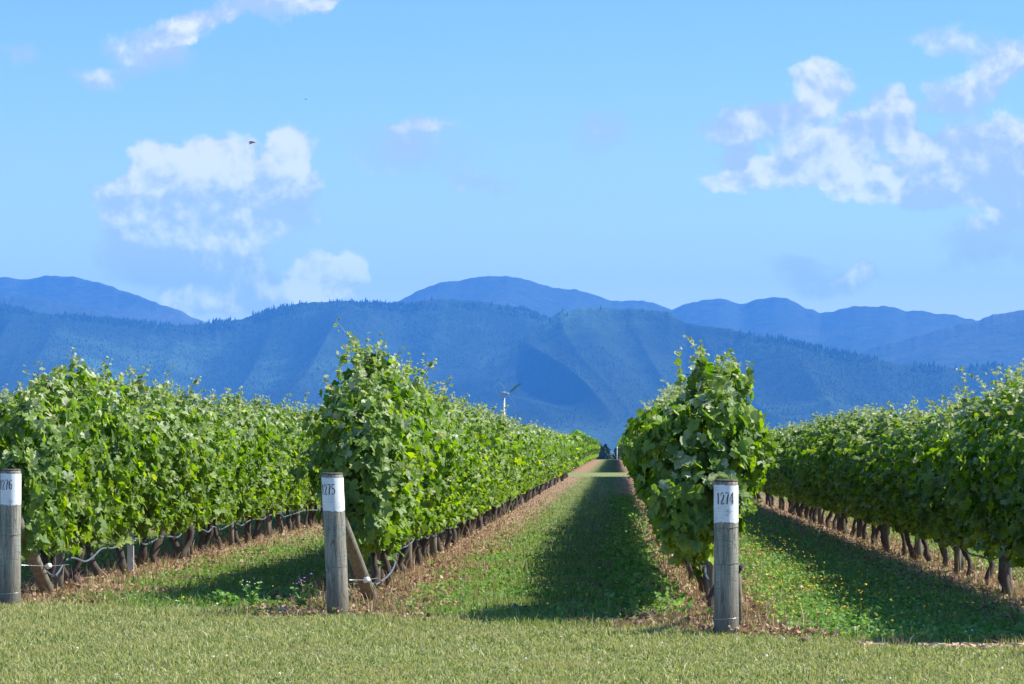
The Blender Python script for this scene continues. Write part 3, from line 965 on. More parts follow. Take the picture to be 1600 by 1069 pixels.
def number_mesh(text, Rad, height, width, s0, zc, lean):
    """stencil number wrapped round the post, facing -Y; s0 = arc offset of its centre"""
    mb = MB()
    cell = width / len(text)
    for i, ch in enumerate(text):
        bx = s0 - width / 2 + i * cell
        for poly, w in DIG[ch]:
            # resample
            pts = []
            for a, b in zip(poly[:-1], poly[1:]):
                for q in range(3):
                    t = q / 3
                    pts.append((a[0] + (b[0] - a[0]) * t, a[1] + (b[1] - a[1]) * t))
            pts.append(poly[-1])
            P = [(bx + p[0] / 0.66 * cell, zc - height / 2 + p[1] * height) for p in pts]
            vs = []
            n = len(P)
            for j, p in enumerate(P):
                a, b = P[max(0, j - 1)], P[min(n - 1, j + 1)]
                dx, dz = b[0] - a[0], b[1] - a[1]
                l = math.hypot(dx, dz)
                nx_, nz_ = -dz / l * w * height * 0.42, dx / l * w * height * 0.42
                for sg in (1, -1):
                    s, z = p[0] + sg * nx_, p[1] + sg * nz_
                    th = s / Rad
                    rr_ = Rad + 0.0026
                    vs.append((rr_ * math.sin(th) + lean[0] * z, -rr_ * math.cos(th) + lean[1] * z, z))
            mb.add((vs, [(2 * j, 2 * j + 1, 2 * j + 3, 2 * j + 2) for j in range(n - 1)]))
    return mb


def end_post(text, x, y, H, Rad, lean, off, label, band=0.28, cap=0.030, wires=(0.13,), seed=1):
    rng = np.random.default_rng(seed)
    root = empty('end_post', (x, y, 0))
    tag(root, label, 'post', 'numbered end posts')
    prof = [(Rad * 1.05, -0.15), (Rad * 1.05, 0.0)] + [(Rad * (1.04 - 0.04 * t + 0.006 * rng.normal()), H * t) for t in np.linspace(0.06, 0.985, 14)] + [(Rad * 0.965, H)]
    mb = MB().lathe(prof, 40, lean=lean)
    mb.build('timber', M_WOOD, root)
    # painted band with slightly uneven lower edge
    z0, z1 = H - cap - band, H - cap
    vs, fs = [], []
    seg = 48
    Rb = Rad + 0.0028
    zs = np.linspace(0, 1, 6)
    for q, t in enumerate(zs):
        for k in range(seg):
            a = 2 * math.pi * k / seg
            zz = z0 + (z1 - z0) * t
            if q == 0:
                zz += 0.004 * math.sin(3 * a + seed) + 0.003 * rng.normal()
            if q == len(zs) - 1:
                zz += 0.003 * math.sin(2 * a) + 0.002 * rng.normal()
            rr_ = Rb + 0.0006 * rng.normal()
            vs.append((rr_ * math.cos(a) + lean[0] * zz, rr_ * math.sin(a) + lean[1] * zz, zz))
    for q in range(len(zs) - 1):
        for k in range(seg):
            k2 = (k + 1) % seg
            fs.append((q * seg + k, q * seg + k2, (q + 1) * seg + k2, (q + 1) * seg + k))
    MB().add((vs, fs)).build('painted_band', M_PAINT, root)
    if text:
        nm = number_mesh(text, Rb, 0.088, 0.140, off, z1 - 0.098, lean)
        nm.build('number', M_BLACK, root, smooth=False)
    cp = MB().lathe([(Rad * 0.985, H - 0.004), (Rad * 1.0, H + 0.004), (Rad * 0.93, H + 0.012), (Rad * 0.4, H + 0.010)], 32, lean=(lean[0], lean[1]))
    cp.build('cut_top', M_CUT, root)
    for wz in wires:
        MB().ring((lean[0] * wz, 0, wz), Rad * 1.035, 0.0024, tilt=0.006).build('wire_loop', M_WIRE if wz < .2 else M_WIREO, root)
    return root


end_post('1274', 0.83, 23.2, 1.15, 0.090, (0.0, 0.0), -0.012, 'stout round post marked 1274 in front of the middle vine row', wires=(0.12, 0.53, 0.80), seed=1)
end_post('1275', -2.33, 25.8, 1.18, 0.090, (-0.045, 0.0), -0.040, 'leaning round post with white band marked 1275', wires=(0.40,), seed=2)
end_post('1276', -5.42, 27.4, 1.20, 0.090, (0.0, 0.0), -0.035, 'round post marked 1276 cut off by the left frame edge', wires=(0.10, 0.62), seed=3)


def brace(a, b, r, label):
    root = empty('brace_post', (b[0], b[1], 0))
    tag(root, label, 'brace', 'slanting brace posts behind the end posts')
    A, B = np.array(a) - np.array([b[0], b[1], 0]), np.array(b) - np.array([b[0], b[1], 0])
    t = np.linspace(0, 1, 8)[:, None]
    MB().tube(A + (B - A) * t, r, 14).build('timber', M_WOOD2, root)
    return root


brace((-2.32, 25.92, 0.78), (-2.19, 27.9, -0.05), 0.060, 'slanting timber brace leaning against the back of the 1275 post')
brace((-5.40, 27.52, 0.76), (-5.40, 29.3, -0.05), 0.064, 'slanting timber brace leaning against the back of the 1276 post')
brace((0.84, 23.32, 0.72), (0.90, 25.2, -0.05), 0.058, 'slanting timber brace mostly hidden behind the 1274 post')
end_post('', 3.77, 21.0, 1.15, 0.090, (0.0, 0.0), 0.0, 'round white-banded post outside the frame before the shaded right row', wires=(0.12,), seed=4)
brace((3.77, 21.12, 0.74), (3.78, 22.9, -0.05), 0.060, 'slanting timber brace outside the frame at the shaded right row')
# stub of timber to the right of the 1274 post
sr = tag(empty('stub_post', (0.955, 23.9, 0)), 'short thin dark stub close to the right of the 1274 post', 'post')
MB().tube([(0, 0, -0.05), (0.003, 0, 0.2), (0.0, 0, 0.42)], [0.020, 0.019, 0.017], 10).build('timber', M_WOOD2, sr)
MB().tube([(-0.02, 0, 0.42), (0.005, -0.01, 0.47), (0.03, 0, 0.50)], [0.014, 0.02, 0.012], 8).build('clip', M_BLACK, sr)


# ------------------------------------------------------------------ trellis posts, wires, drip hose
def trellis_post(x, y, label, white=False, h=1.85, r=0.045, grp=None):
    root = empty('trellis_post', (x, y, 0))
    tag(root, label, 'post', grp)
    lean = random.uniform(-.02, .02)
    if white:
        w = 0.035
        vs = [(sx * w + lean * z, sy * w * .6, z) for z in (-0.1, h) for sx, sy in ((-1, -1), (1, -1), (1, 1), (-1, 1))]
        fs = [(0, 1, 5, 4), (1, 2, 6, 5), (2, 3, 7, 6), (3, 0, 4, 7), (4, 5, 6, 7), (3, 2, 1, 0)]
        MB().add((vs, fs)).build('stake', M_STAKE, root, smooth=False)
    else:
        MB().lathe([(r, -0.1), (r, 0.2), (r * .97, 0.9), (r * .94, h - .01), (r * .8, h)], 14, lean=(lean, 0)).build('timber', M_WOOD2, root)
    for z in (0.36, 0.85):
        MB().tube([(r * .9, -.05, z), (r * 1.1, 0, z + .012), (r * .9, .05, z)], 0.004, 5).build('staple', M_WIRE, root)
    return root


for row, ds in {'1276': 29.75, '1275': 30.35, '1274': 27.5, '1273': 25.0, '1277': 34}.items():
    n = {'1276': 7, '1275': 20, '1274': 20, '1273': 12, '1277': 5}[row]
    for k in range(n):
        yk = ds + 4.5 * k
        xk = ROWX[row] + random.uniform(-.02, .02)
        w = (row == '1276' and k == 1) or (row == '1275' and k == 19)
        if w:
            lab = 'white square trellis stake ' + ('under the leftmost vine row' if row == '1276' else 'at the far end of the row of the leaning post')
        elif row == '1277':
            lab = 'thin wooden trellis post ' + ROWNAME[row]
        elif k < 8:
            lab = 'thin wooden trellis post %s, %s from near end' % (ROWNAME[row], ORD[k])
        else:
            lab = 'distant wooden trellis post ' + ROWNAME[row]
        trellis_post(xk, yk, lab, white=w, grp=None if w else 'trellis posts ' + ROWNAME[row], h=1.7 if row == '1274' else 1.85,
                     r=random.uniform(.038, .050))

for row, (d0, cnt, _, _) in ROWS.items():
    if row in ('1272', '1277'):
        continue
    X = ROWX[row]
    a = {'1276': 27.4, '1275': 25.8, '1274': 23.2, '1273': 21.0}[row]
    e = min(d0 + cnt * SP, 150)
    wr = tag(empty('trellis_wire', (X, a, 0)), 'thin galvanised wires strung %s' % ROWNAME[row], 'wire')
    for z in (0.40, 0.86, 1.2, 1.55):
        za = min(z, 0.62 + z * 0.2)
        MB().tube([(0, 2.6, z), (0, 3.2, z), (0, (e - a) / 2, z), (0, e - a, z)], 0.0014, 4).build('wire', M_WIREO, wr)
    # drip hose hung from the bottom wire
    rng = np.random.default_rng(int(row))
    if row == '1276':
        kx = [28.6, 28.9, 29.2, 29.45, 29.75, 30.2, 30.7, 31.2, 31.9, 32.6, 33.4, 34.2]
        kz = [0.27, 0.22, 0.16, 0.20, 0.33, 0.32, 0.25, 0.28, 0.36, 0.33, 0.38, 0.40]
    elif row == '1275':
        kx = [28.2, 28.6, 29.2, 30.0, 31.4, 32.0, 33.2, 33.8, 34.8]
        kz = [0.16, 0.14, 0.10, 0.12, 0.20, 0.34, 0.34, 0.36, 0.40]
    else:
        kx = [d0 - 0.6, d0, d0 + 1.5]
        kz = [0.30, 0.32, 0.36]
    y = kx[-1]
    while y < min(e, 100):
        y += rng.uniform(0.5, 0.9)
        kx.append(y)
        kz.append(0.33 + rng.uniform(-0.05, 0.045))
    yy_ = np.arange(kx[0], kx[-1], 0.12)
    zz = np.interp(yy_, kx, kz)
    ker = np.array([1, 2, 3, 2, 1.0]); ker /= ker.sum()
    zz = np.convolve(np.pad(zz, 2, mode='edge'), ker, 'valid')
    side = 0.09 if row in ('1276', '1275') else -0.05
    ho = tag(empty('drip_hose', (X, kx[0], 0)), 'grey-blue drip hose sagging at vine feet %s' % ROWNAME[row], 'hose')
    pts = np.stack([side + 0.015 * np.sin(yy_ * 2.1), yy_ - kx[0], zz], -1)
    MB().tube(pts, 0.0095, 8).build('tube', M_HOSE, ho)
    for yk in np.arange(kx[0] + .6, min(kx[-1], 60), 0.75):
        z = float(np.interp(yk, yy_, zz))
        MB().tube([(side, yk - kx[0] - .015, z), (side, yk - kx[0] + .015, z)], 0.015, 7).build('clamp', M_WIREO, ho)

# tie-back wires and white insulators at the braces
for (x, y, lab) in ((-2.24, 27.0, '1275'), (-5.33, 28.5, '1276')):
    z = 0.24 if lab == '1275' else 0.30
    it = tag(empty('wire_tensioner', (x, y, 0)), 'white plastic wire tensioner on the brace of the %s post' % lab, 'tensioner', 'tensioners')
    px = -2.33 if lab == '1275' else -5.42
    py = 25.8 if lab == '1275' else 27.4
    MB().lathe([(0.012, -0.035), (0.026, -0.025), (0.016, 0), (0.026, 0.025), (0.012, 0.035)], 14).build('insulator', M_WHITE, it).location = (0.05, 0, z)
    it.children[0].rotation_euler = (R(80), 0, R(30))
    MB().tube([(px - x + .09, py - y + .02, z + 0.05), (0.05, 0, z), (0.08, 0.9, z - .02)], 0.003, 5).build('tie_wire', M_WIRE, it)


# ------------------------------------------------------------------ grass and weeds
def edge_y(x):
    return 23.35 - 0.72 * (x - 0.83) + 0.25 * np.sin(x * 2.3) + 0.15 * np.sin(x * 5.1 + 1)


def strip_dist(x):
    xs = np.array(sorted(ROWX.values()))
    return np.min(np.abs(x[:, None] - xs[None]), axis=1)


def blades(name, P, h, w, rng, mat, label, cat, lean=0.55, z0=-0.005):
    n = len(P)
    ang = rng.uniform(0, 2 * math.pi, n)
    la = rng.uniform(0, 2 * math.pi, n)
    lm = np.abs(rng.normal(0, lean, n)) * h
    cx, sx = np.cos(ang), np.sin(ang)
    L1 = np.stack([np.cos(la) * lm, np.sin(la) * lm, 0 * lm], -1)
    base = np.stack([P[:, 0], P[:, 1], np.full(n, z0)], -1)
    wv = np.stack([cx * w / 2, sx * w / 2, 0 * w], -1)
    V_ = np.zeros((n, 5, 3))
    V_[:, 0] = base - wv
    V_[:, 1] = base + wv
    midp = base + L1 * 0.30 + np.stack([0 * h, 0 * h, h * 0.58], -1)
    V_[:, 2] = midp - wv * 0.75
    V_[:, 3] = midp + wv * 0.75
    V_[:, 4] = base + L1 + np.stack([0 * h, 0 * h, h * (1 - 0.2 * np.abs(lean))], -1)
    tri = np.array([(0, 1, 3), (0, 3, 2), (2, 3, 4)])
    F_ = (np.arange(n)[:, None, None] * 5 + tri[None]).reshape(-1, 3)
    o = link(name, np_mesh(name, V_.reshape(-1, 3), F_, mat=mat))
    return tag(o, label, cat, kind='stuff')


rg = np.random.default_rng(21)


def fan_points(n, d0, d1, power=1.0, xm=1.18):
    """points spread over the wedge of ground seen from the lane mouth, denser near"""
    q = rg.random(n)
    if abs(power - 1) < 1e-6:
        d = d0 * (d1 / d0) ** q
    else:
        a = 1 - power
        d = (d0 ** a + q * (d1 ** a - d0 ** a)) ** (1 / a)
    u = rg.uniform(-0.2004 * xm, 0.133 * xm * 1.35, n)
    return np.stack([u * d, d], -1)


def noise2(p, s, seed):
    r_ = np.random.default_rng(seed)
    out = np.zeros(len(p))
    for _ in range(7):
        a = r_.uniform(0, 6.28); f = s * r_.uniform(0.6, 2.2)
        out += np.sin((p[:, 0] * math.cos(a) + p[:, 1] * math.sin(a)) * f + r_.uniform(0, 6.28))
    return out / 2.6


# mown headland
p = fan_points(255000, 16.5, 30, 1.3)
m_ = p[:, 1] < edge_y(p[:, 0]) + rg.normal(0, 0.12, len(p))
m_ &= ~((np.abs(p[:, 1] - 21.85 + 0.10 * (p[:, 0] - 1.9)) < 0.20) & (p[:, 0] > 1.7) & (p[:, 0] < 3.3) & (rg.random(len(p)) < .75))
p = p[m_]
nz = noise2(p, 2.5, 1)
h = rg.uniform(0.018, 0.055, len(p)) * np.where(rg.random(len(p)) < .03, 1.6, 1) * (1 + 0.25 * nz) * (p[:, 1] / 20) ** 0.3
blades('mown_grass', p, np.maximum(h, .012), rg.uniform(0.005, 0.011, len(p)), rg, M_MOWN,
       'short mown dry green turf across the headland in the foreground', 'grass', lean=0.75)

# lane grass
p = fan_points(330000, 21.0, 150, 1.9)
sd = strip_dist(p[:, 0])
inl = p[:, 1] > edge_y(p[:, 0]) - 0.1 + rg.normal(0, 0.12, len(p))
dens_ = np.clip((sd - 0.30) / 0.55 + 0.25 * noise2(p, 5.0, 31), 0.12, 1)
clump = noise2(p, 3.0, 2)
keep = inl & (rg.random(len(p)) < dens_ * np.clip(0.72 + 0.35 * clump, 0.25, 1))
p, clump = p[keep], clump[keep]
sc_ = (p[:, 1] / 25) ** 0.35
h = rg.uniform(0.03, 0.085, len(p)) * (1 + 0.35 * clump) * np.where(rg.random(len(p)) < 0.04, 1.9, 1)
blades('lane_grass', p, np.clip(h, .02, .22), rg.uniform(0.006, 0.012, len(p)) * sc_, rg, M_LANE,
       'green grass growing in the lanes between the vine rows', 'grass', lean=0.6)

# broad-leaved ground cover and clover in the lanes
p = fan_points(122000, 21.0, 90, 1.9)
sd = strip_dist(p[:, 0])
cl = noise2(p, 2.2, 5)
ok = (p[:, 1] > edge_y(p[:, 0]) - 0.05) & (sd > 0.4) & (rg.random(len(p)) < np.clip(0.25 + 0.5 * cl + 0.75 * (p[:, 0] > 1.0), 0.02, 1)) & ((p[:, 0] > 1) | (p[:, 1] > edge_y(p[:, 0]) + .5 + .4 * cl))
p = p[ok]
n = len(p)
P3 = np.stack([p[:, 0], p[:, 1], rg.uniform(0.015, 0.07, n)], -1)
V_, F_ = leaves(P3, rg.normal(0, 0.5, (n, 3)) + [0, 0, 1.0], rg.normal(0, 1, (n, 3)), rg.uniform(0.018, 0.042, n), rg, OUT_FAR)
tag(link('clover', np_mesh('clover', V_, F_, mat=M_CLOVER)), 'bright green clover and low weeds in the lanes', 'weeds', kind='stuff')

# dry reddish weeds under the vines
p = fan_points(265000, 21.0, 150, 1.8)
sd = strip_dist(p[:, 0])
cl = noise2(p, 4.0, 6)
ok = (p[:, 1] > edge_y(p[:, 0]) - 0.35) & (rg.random(len(p)) < np.clip(1.25 - (sd - 0.05) / 0.95 + 0.45 * cl, 0.0, 1)) & (sd < 1.25)
p, cl = p[ok], cl[ok]
h = rg.uniform(0.015, 0.07, len(p)) * np.where(rg.random(len(p)) < 0.14 * (sd[ok] < .6), rg.uniform(1.8, 4.0, len(p)), 1) * (1 + 0.45 * cl)
blades('dry_weeds', p, np.clip(h, .012, .30), rg.uniform(0.004, 0.010, len(p)) * (p[:, 1] / 25) ** 0.4, rg, M_DRY,
       'dry reddish brown weeds along the foot of the vine rows', 'weeds', lean=0.55)

# withered leaves and broken stalks lying in the strips
p = fan_points(90000, 21.0, 110, 1.9)
sd = strip_dist(p[:, 0])
ok = (p[:, 1] > edge_y(p[:, 0]) - 0.45) & (sd < 0.75 + 0.25 * noise2(p, 3.0, 41)) & (noise2(p, 5.5, 42) > -0.6)
p = p[ok]
n = len(p)
P3 = np.stack([p[:, 0], p[:, 1], rg.uniform(0.008, 0.06, n)], -1)
V_, F_ = leaves(P3, rg.normal(0, 0.7, (n, 3)) + [0.1, 0, 1.0], rg.normal(0, 1, (n, 3)), rg.uniform(0.016, 0.042, n), rg, OUT_FAR, cup=0.8)
tag(link('leaf_litter', np_mesh('leaf_litter', V_, F_, mat=M_DRY)), 'withered brown leaves lying under the vine rows', 'leaf litter', kind='stuff')

# leafy weeds beside the middle row and stray green in the strips
p = np.stack([0.83 + rg.normal(-0.62, 0.16, 9000), 24.5 + rg.random(9000) ** 1.5 * 60], -1)
cl = noise2(p, 2.8, 9)
p = p[cl > 0.15]
n = len(p)
P3 = np.stack([p[:, 0], p[:, 1], rg.uniform(0.02, 0.15, n)], -1)
V_, F_ = leaves(P3, rg.normal(0, 0.6, (n, 3)) + [0.2, 0, 1.0], rg.normal(0, 1, (n, 3)), rg.uniform(0.03, 0.065, n), rg, OUT_FAR)
tag(link('leafy_weeds', np_mesh('leafy_weeds', V_, F_, mat=M_CLOVER)), 'broad leaved green weeds beside the strip of the 1274 row', 'weeds', kind='stuff')


def flowers(name, p, mat, label, r0, r1, h0, h1):
    n = len(p)
    z = rg.uniform(h0, h1, n)
    P3 = np.stack([p[:, 0], p[:, 1], z], -1)
    k = 6
    N = unit(rg.normal(0, 0.4, (n, 3)) + [0, -0.3, 1.0])
    T = unit(np.cross(N, [1.0, 0.1, 0]))
    B = np.cross(N, T)
    rr_ = rg.uniform(r0, r1, n)
    V_ = np.zeros((n, k + 1, 3))
    V_[:, 0] = P3 + N * (rr_ * 0.5)[:, None]
    for i in range(k):
        a = 2 * math.pi * i / k
        V_[:, 1 + i] = P3 + (np.cos(a) * T + np.sin(a) * B) * (rr_ * rg.uniform(.8, 1.2, n))[:, None]
    tri = np.array([(0, 1 + i, 1 + (i + 1) % k) for i in range(k)])
    F_ = (np.arange(n)[:, None, None] * (k + 1) + tri[None]).reshape(-1, 3)
    tag(link(name, np_mesh(name, V_.reshape(-1, 3), F_, mat=mat)), label, 'flowers', kind='stuff')


# yellow heads in the right lane, few in the left ones
d = 23.0 + 55 * rg.random(1300) ** 1.7
x = 1.85 + rg.normal(0, 0.38, 1300) + 0.1 * rg.random(1300)
py_ = np.stack([x, d], -1)
py_ = py_[(noise2(py_, 1.6, 12) > -0.15) | (rg.random(1300) < .2)]
p2 = fan_points(500, 24.0, 70, 1.6); p2 = p2[(strip_dist(p2[:, 0]) > 0.5) & (p2[:, 1] > edge_y(p2[:, 0]) + .3)]
p3 = fan_points(60, 17, 23, 1.0)
flowers('yellow_flowers', np.concatenate([py_, p2]), M_YELLOW, 'small yellow flowers scattered in the right hand lane grass', 0.006, 0.012, 0.06, 0.22)
p2 = fan_points(900, 22.0, 60, 1.6); p2 = p2[(strip_dist(p2[:, 0]) > 0.4) & (p2[:, 1] > edge_y(p2[:, 0])) & (noise2(p2, 1.5, 15) > 0.0)]
flowers('white_flowers', np.concatenate([p2, p3]), M_WHITE_F, 'small white clover heads dotted through the grass', 0.005, 0.010, 0.025, 0.08)
pp = np.array([[-2.62, 26.4], [-2.66, 26.9], [-2.60, 26.2], [-2.70, 26.6], [-2.55, 27.2], [-2.74, 27.4]])
flowers('purple_flowers', pp[:4], M_PURPLE, 'few purple flowers left of the foot of the 1275 post', 0.009, 0.014, 0.16, 0.36)


# tall weed plants beside the left lane mouth
def tall_weed(x, y, h, label, fl=None, seed=0):
    rng = np.random.default_rng(seed)
    root = tag(empty('weed_plant', (x, y, 0)), label, 'weed', 'tall weeds')
    st = MB(); P = []
    for k in range(4):
        a = rng.uniform(0, 6.28); hh = h * rng.uniform(.7, 1)
        t = np.linspace(0, 1, 5)
        pts = np.stack([math.cos(a) * .10 * t ** 1.6, math.sin(a) * .10 * t ** 1.6, hh * t], -1)
        st.tube(pts, np.linspace(.004, .0018, 5), 5)
        for q in np.linspace(.1, .95, 9):
            P.append([np.interp(q, t, pts[:, i]) for i in range(3)])
    st.build('stem', M_STEM, root)
    P = np.array(P) + rng.normal(0, .016, (len(P), 3))
    v, f = leaves(P, rng.normal(0, .5, P.shape) + [0, 0, 1], rng.normal(0, 1, P.shape), rng.uniform(.03, .06, len(P)), rng, OUT_FAR)
    link('leaves', np_mesh('leaves', v, f, mat=M_CLOVER), root)
    if fl:
        top = MB()
        for k in range(7):
            c = (rng.normal(0, .05), rng.normal(0, .05), h * rng.uniform(.85, 1.05))
            top.lathe([(.002, -.005), (.008, 0), (.004, .006)], 7, c=c)
        top.build('flower_heads', fl, root)


tall_weed(-3.15, 26.6, .24, 'tall pale flowering weed in the grass left of the 1275 post', M_WHITE_F, 1)
tall_weed(-3.38, 26.9, .15, 'low leafy weed left of the tall pale flowering weed', None, 2)
tall_weed(-2.70, 26.5, .26, 'purplish leafy weed close to the left of the 1275 post', M_PURPLE, 3)
tall_weed(-3.55, 27.3, .14, 'small weed at the shaded lane edge nearest the 1276 row', None, 4)


# pale dry chips and clods along the edge of the right lane, and by the left post
def chips(name, pts, rng, s0, s1, label):
    mb = MB()
    for (x, y) in pts:
        s = rng.uniform(s0, s1)
        el = rng.uniform(.5, 1.5, 3) * s * np.array([1.3, .8, .7])
        a = rng.uniform(0, 3.14)
        vs = []
        for (i, j, k) in ((-1, -1, 0), (1, -1, 0), (1, 1, 0), (-1, 1, 0), (-.6, -.7, 1), (.7, -.6, 1), (.6, .7, 1), (-.7, .5, 1)):
            q = Vector((i * el[0] * rng.uniform(.7, 1.2), j * el[1] * .6 * rng.uniform(.7, 1.2), k * el[2] * .55 * rng.uniform(.6, 1.3)))
            q.rotate(Euler((rng.normal(0, .25), rng.normal(0, .25), a)))
            vs.append((x + q.x, y + q.y, q.z + .004))
        mb.add((vs, [(0, 1, 5, 4), (1, 2, 6, 5), (2, 3, 7, 6), (3, 0, 4, 7), (4, 5, 6, 7), (3, 2, 1, 0)]))
    o = mb.build(name, M_CHIP, smooth=False)
    return tag(o, label, 'debris', kind='stuff')


rc_ = np.random.default_rng(55)
cx_ = rc_.uniform(1.72, 3.3, 900)
cpts = [(x, 21.85 - 0.10 * (x - 1.9) + rc_.normal(0, .09) * (0.5 + 0.5 * abs(math.sin(x * 3)))) for x in cx_ if noise2(np.array([[x, 3.0]]), 3, 4)[0] > -.9]
chips('dry_debris', cpts, rc_, .012, .034, 'line of pale dry prunings and clods at the mouth of the right lane')
cpts = [(-5.35 + rc_.normal(.1, .28), 27.35 + rc_.normal(0, .25)) for _ in range(90)]
chips('dry_leaves', cpts, rc_, .010, .026, 'pale dry leaves scattered round the foot of the 1276 post')
cpts = [(-0.95 + rc_.normal(.1, .14), 26.9 + rc_.normal(0, .12)) for _ in range(16)]
o = chips('prunings', cpts, rc_, .02, .045, 'dark grey clods lying in the shaded mouth of the middle lane')
o.data.materials[0] = flat_mat('grey_clods', (0.13, 0.13, 0.12), .9, vary=.4)
cl_ = MB()
cl_.tube([(-.045, 0, .02), (-.02, 0, .035), (0.01, 0, .045), (.035, 0, .03)], [.012, .026, .024, .010], 8)
o = cl_.build('clod', flat_mat('brown_clod', (0.14, 0.08, 0.05), .9, vary=.4), None)
o.location = (1.335, 22.0, 0.0)
o.scale = (.8, .8, .8)
tag(o, 'single brown clod on the turf right of the 1274 post', 'clod')


# ------------------------------------------------------------------ frost fan, far post, shelter trees
fan = tag(empty('frost_fan', (-17.1, 470, float(ground_z(470)))), 'white frost fan tower rising above the 1275 row', 'frost fan')
gz = float(ground_z(470))
ft = 9.7 - gz
MB().lathe([(0.30, -0.3), (0.28, 0), (0.18, ft - 0.6)], 16).build('tower', M_FANG, fan)
MB().tube([(-.55, 0, ft - .35), (-.4, 0, ft), (.1, 0, ft + .1), (.45, 0, ft - .1)], [.14, .27, .28, .12], 12).build('gearbox', M_FANG, fan)
MB().tube([(.35, -.1, ft - .05), (.75, -.2, ft + .0)], [.20, .12], 10).build('hub', M_FANG, fan)


def blade(ang, ln, w, mat):
    c, s = math.cos(ang), math.sin(ang)
    hub = np.array([.62, -.16, ft])
    d = np.array([c, 0.05, s]); q = np.array([-s, 0, c])
    vs, fs = [], []
    for t, ww in ((0.15, w * .5), (.4, w), (.8, w * .9), (1.0, w * .55)):
        for sg, th in ((-1, 0.0), (0, .04), (1, 0.0), (0, -.04)):
            vs.append(tuple(hub + d * ln * t + q * ww * sg * .5 + np.array([0, th, 0])))
    for i in range(3):
        for k in range(4):
            k2 = (k + 1) % 4
            fs.append((i * 4 + k, i * 4 + k2, i * 4 + 4 + k2, i * 4 + 4 + k))
    fs += [(3, 2, 1, 0), (12, 13, 14, 15)]
    return MB().add((vs, fs)).build('blade', mat, fan, smooth=False)


blade(R(40), 2.5, 0.36, M_BLADE)
blade(R(124), 2.2, 0.05, M_HOSE)
blade(R(-56), 2.2, 0.05, M_HOSE)
wp = tag(empty('marker_post', (0.16, 371, 0)), 'thin white post at the far end of the lane before dark trees', 'post')
MB().tube([(0, 0, -.2), (0, 0, 1.0), (0, 0, 1.65)], [.075, .07, .065], 10).build('stake', M_WHITE, wp)
MB().tube([(0, 0, 1.64), (0, 0, 1.70)], [.085, .05], 10).build('cap', M_WHITE, wp)


def belt_tree(x, y, h, seed, label, mesh=None):
    rng = np.random.default_rng(seed)
    z0 = float(ground_z(y))
    root = tag(empty('shelter_tree', (x, y, z0)), label, 'tree', 'shelter trees beyond the vineyard')
    if mesh is None:
        tr = MB()
        tr.tube([(0, 0, -.3), (0.05, 0, h * .5), (0, 0, h * .92)], [.25, .16, .04], 7)
        for k in range(6):
            a = rng.uniform(0, 6.28); z = h * rng.uniform(.25, .8)
            tr.tube([(0, 0, z), (math.cos(a) * h * .12, math.sin(a) * h * .12, z + h * .05)], [.07, .02], 5)
        n = 1300
        t = rng.random(n) ** .8
        rad = h * .25 * np.sin(np.clip(.12 + t * .9, 0, 1) * math.pi) ** .55 * (1 - .45 * t) * rng.uniform(.4, 1.1, n)
        a = rng.uniform(0, 6.28, n)
        rad *= 1 + .3 * np.sin(a * 3 + t * 9)
        P = np.stack([np.cos(a) * rad, np.sin(a) * rad, h * (.1 + .92 * t)], -1)
        v, f = leaves(P, rng.normal(0, 1, (n, 3)), rng.normal(0, 1, (n, 3)), rng.uniform(.3, .6, n), rng, OUT_FAR)
        mesh = (tr.mesh('trunk', M_BARK), np_mesh('crown', v, f, mat=M_BELT))
    link('trunk', mesh[0], root); link('crown', mesh[1], root)
    return mesh


base = [belt_tree(-3 + 4.0 * k, 900 + 3 * (k % 2), 10.2 + .6 * (k % 2), 30 + k, 'dark shelter tree seen at the end of the lane, one of a dense belt') for k in range(4)]
for k in range(26):
    x = -62 + k * 4.1
    if -4.5 < x < 10.5:
        continue
    belt_tree(x, 902 + 4 * (k % 3), 10, 60 + k, 'dark shelter tree in the belt hidden behind the vine rows', base[k % 4])


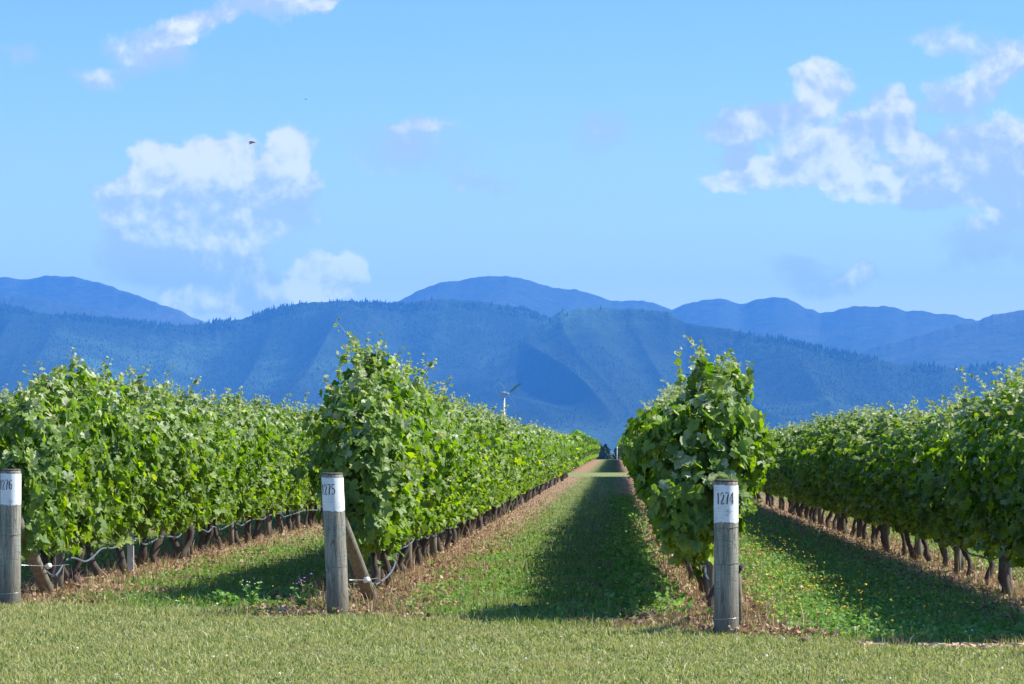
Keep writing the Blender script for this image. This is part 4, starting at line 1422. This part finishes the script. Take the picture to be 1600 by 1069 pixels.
# ------------------------------------------------------------------ birds
def bird(x, y, z, s, label, ang):
    root = tag(empty('bird', (x, y, z)), label, 'bird', 'birds in flight')
    root.rotation_euler = (0, R(4), ang)
    root.scale = (s,) * 3
    t = np.linspace(0, 1, 9)
    r_ = 0.030 * np.sin(np.clip(t * .93 + .05, 0, 1) * math.pi) ** .7 + .003
    MB().tube(np.stack([-.10 + .19 * t, 0 * t, .012 * np.sin(t * 3)], -1), r_, 12).build('body', M_BIRD, root)
    MB().tube([(.07, 0, .012), (.098, 0, .016), (.118, 0, .010)], [.017, .016, .003], 10).build('head', M_BIRDL, root)
    v = [(-.09, -.012, 0), (-.09, .012, 0), (-.17, .022, .004), (-.17, -.022, .004), (-.09, -.012, -.004), (-.09, .012, -.004), (-.17, .022, .0), (-.17, -.022, .0)]
    f = [(0, 1, 2, 3), (7, 6, 5, 4), (0, 4, 5, 1), (1, 5, 6, 2), (2, 6, 7, 3), (3, 7, 4, 0)]
    MB().add((v, f)).build('tail', M_BIRD, root, smooth=False)
    for sg in (-1, 1):
        v = [(.05, sg * .02, .01), (-.05, sg * .02, .008), (-.08, sg * .10, -.025), (.01, sg * .10, -.022), (-.09, sg * .16, -.055)]
        v += [(a, b, c - .005) for a, b, c in v]
        f = [(0, 1, 2, 3), (3, 2, 4), (8, 7, 6, 5), (9, 7, 8), (0, 5, 6, 1), (1, 6, 7, 2), (2, 7, 9, 4), (4, 9, 8, 3), (3, 8, 5, 0)]
        MB().add((v, f)).build('wing', M_BIRDL if sg > 0 else M_BIRD, root, smooth=False)


def at(px, py, d):
    return ((px - 962) / FPX * d, d, EYE + (700 - py) / FPX * d)


bird(*at(391, 220, 85), 0.85, 'brown bird flying beside the big white cloud', R(12))
bird(*at(476, 152, 230), 0.85, 'tiny dark bird high in the sky above the white cloud', R(25))

# ------------------------------------------------------------------ haze
hb = bmesh.new()
bmesh.ops.create_cube(hb, size=1.0)
hm = bpy.data.meshes.new('haze')
hb.to_mesh(hm); hb.free()
m, b = new_mat('air')
pv = b.n('ShaderNodeVolumePrincipled', {'Color': (0.078, 0.34, 0.94, 1), 'Density': 6.4e-5, 'Anisotropy': 0.0})
o_ = b.n('ShaderNodeOutputMaterial')
b.t.links.new(pv.outputs[0], o_.inputs['Volume'])
hm.materials.append(m)
haze = link('haze', hm)
haze.scale = (24000, 20100, 1090)
haze.location = (0, 9500, -11 + 545)
tag(haze, kind='stuff')
haze['label'] = 'blue haze between the vineyard and the hills'
haze['category'] = 'haze'
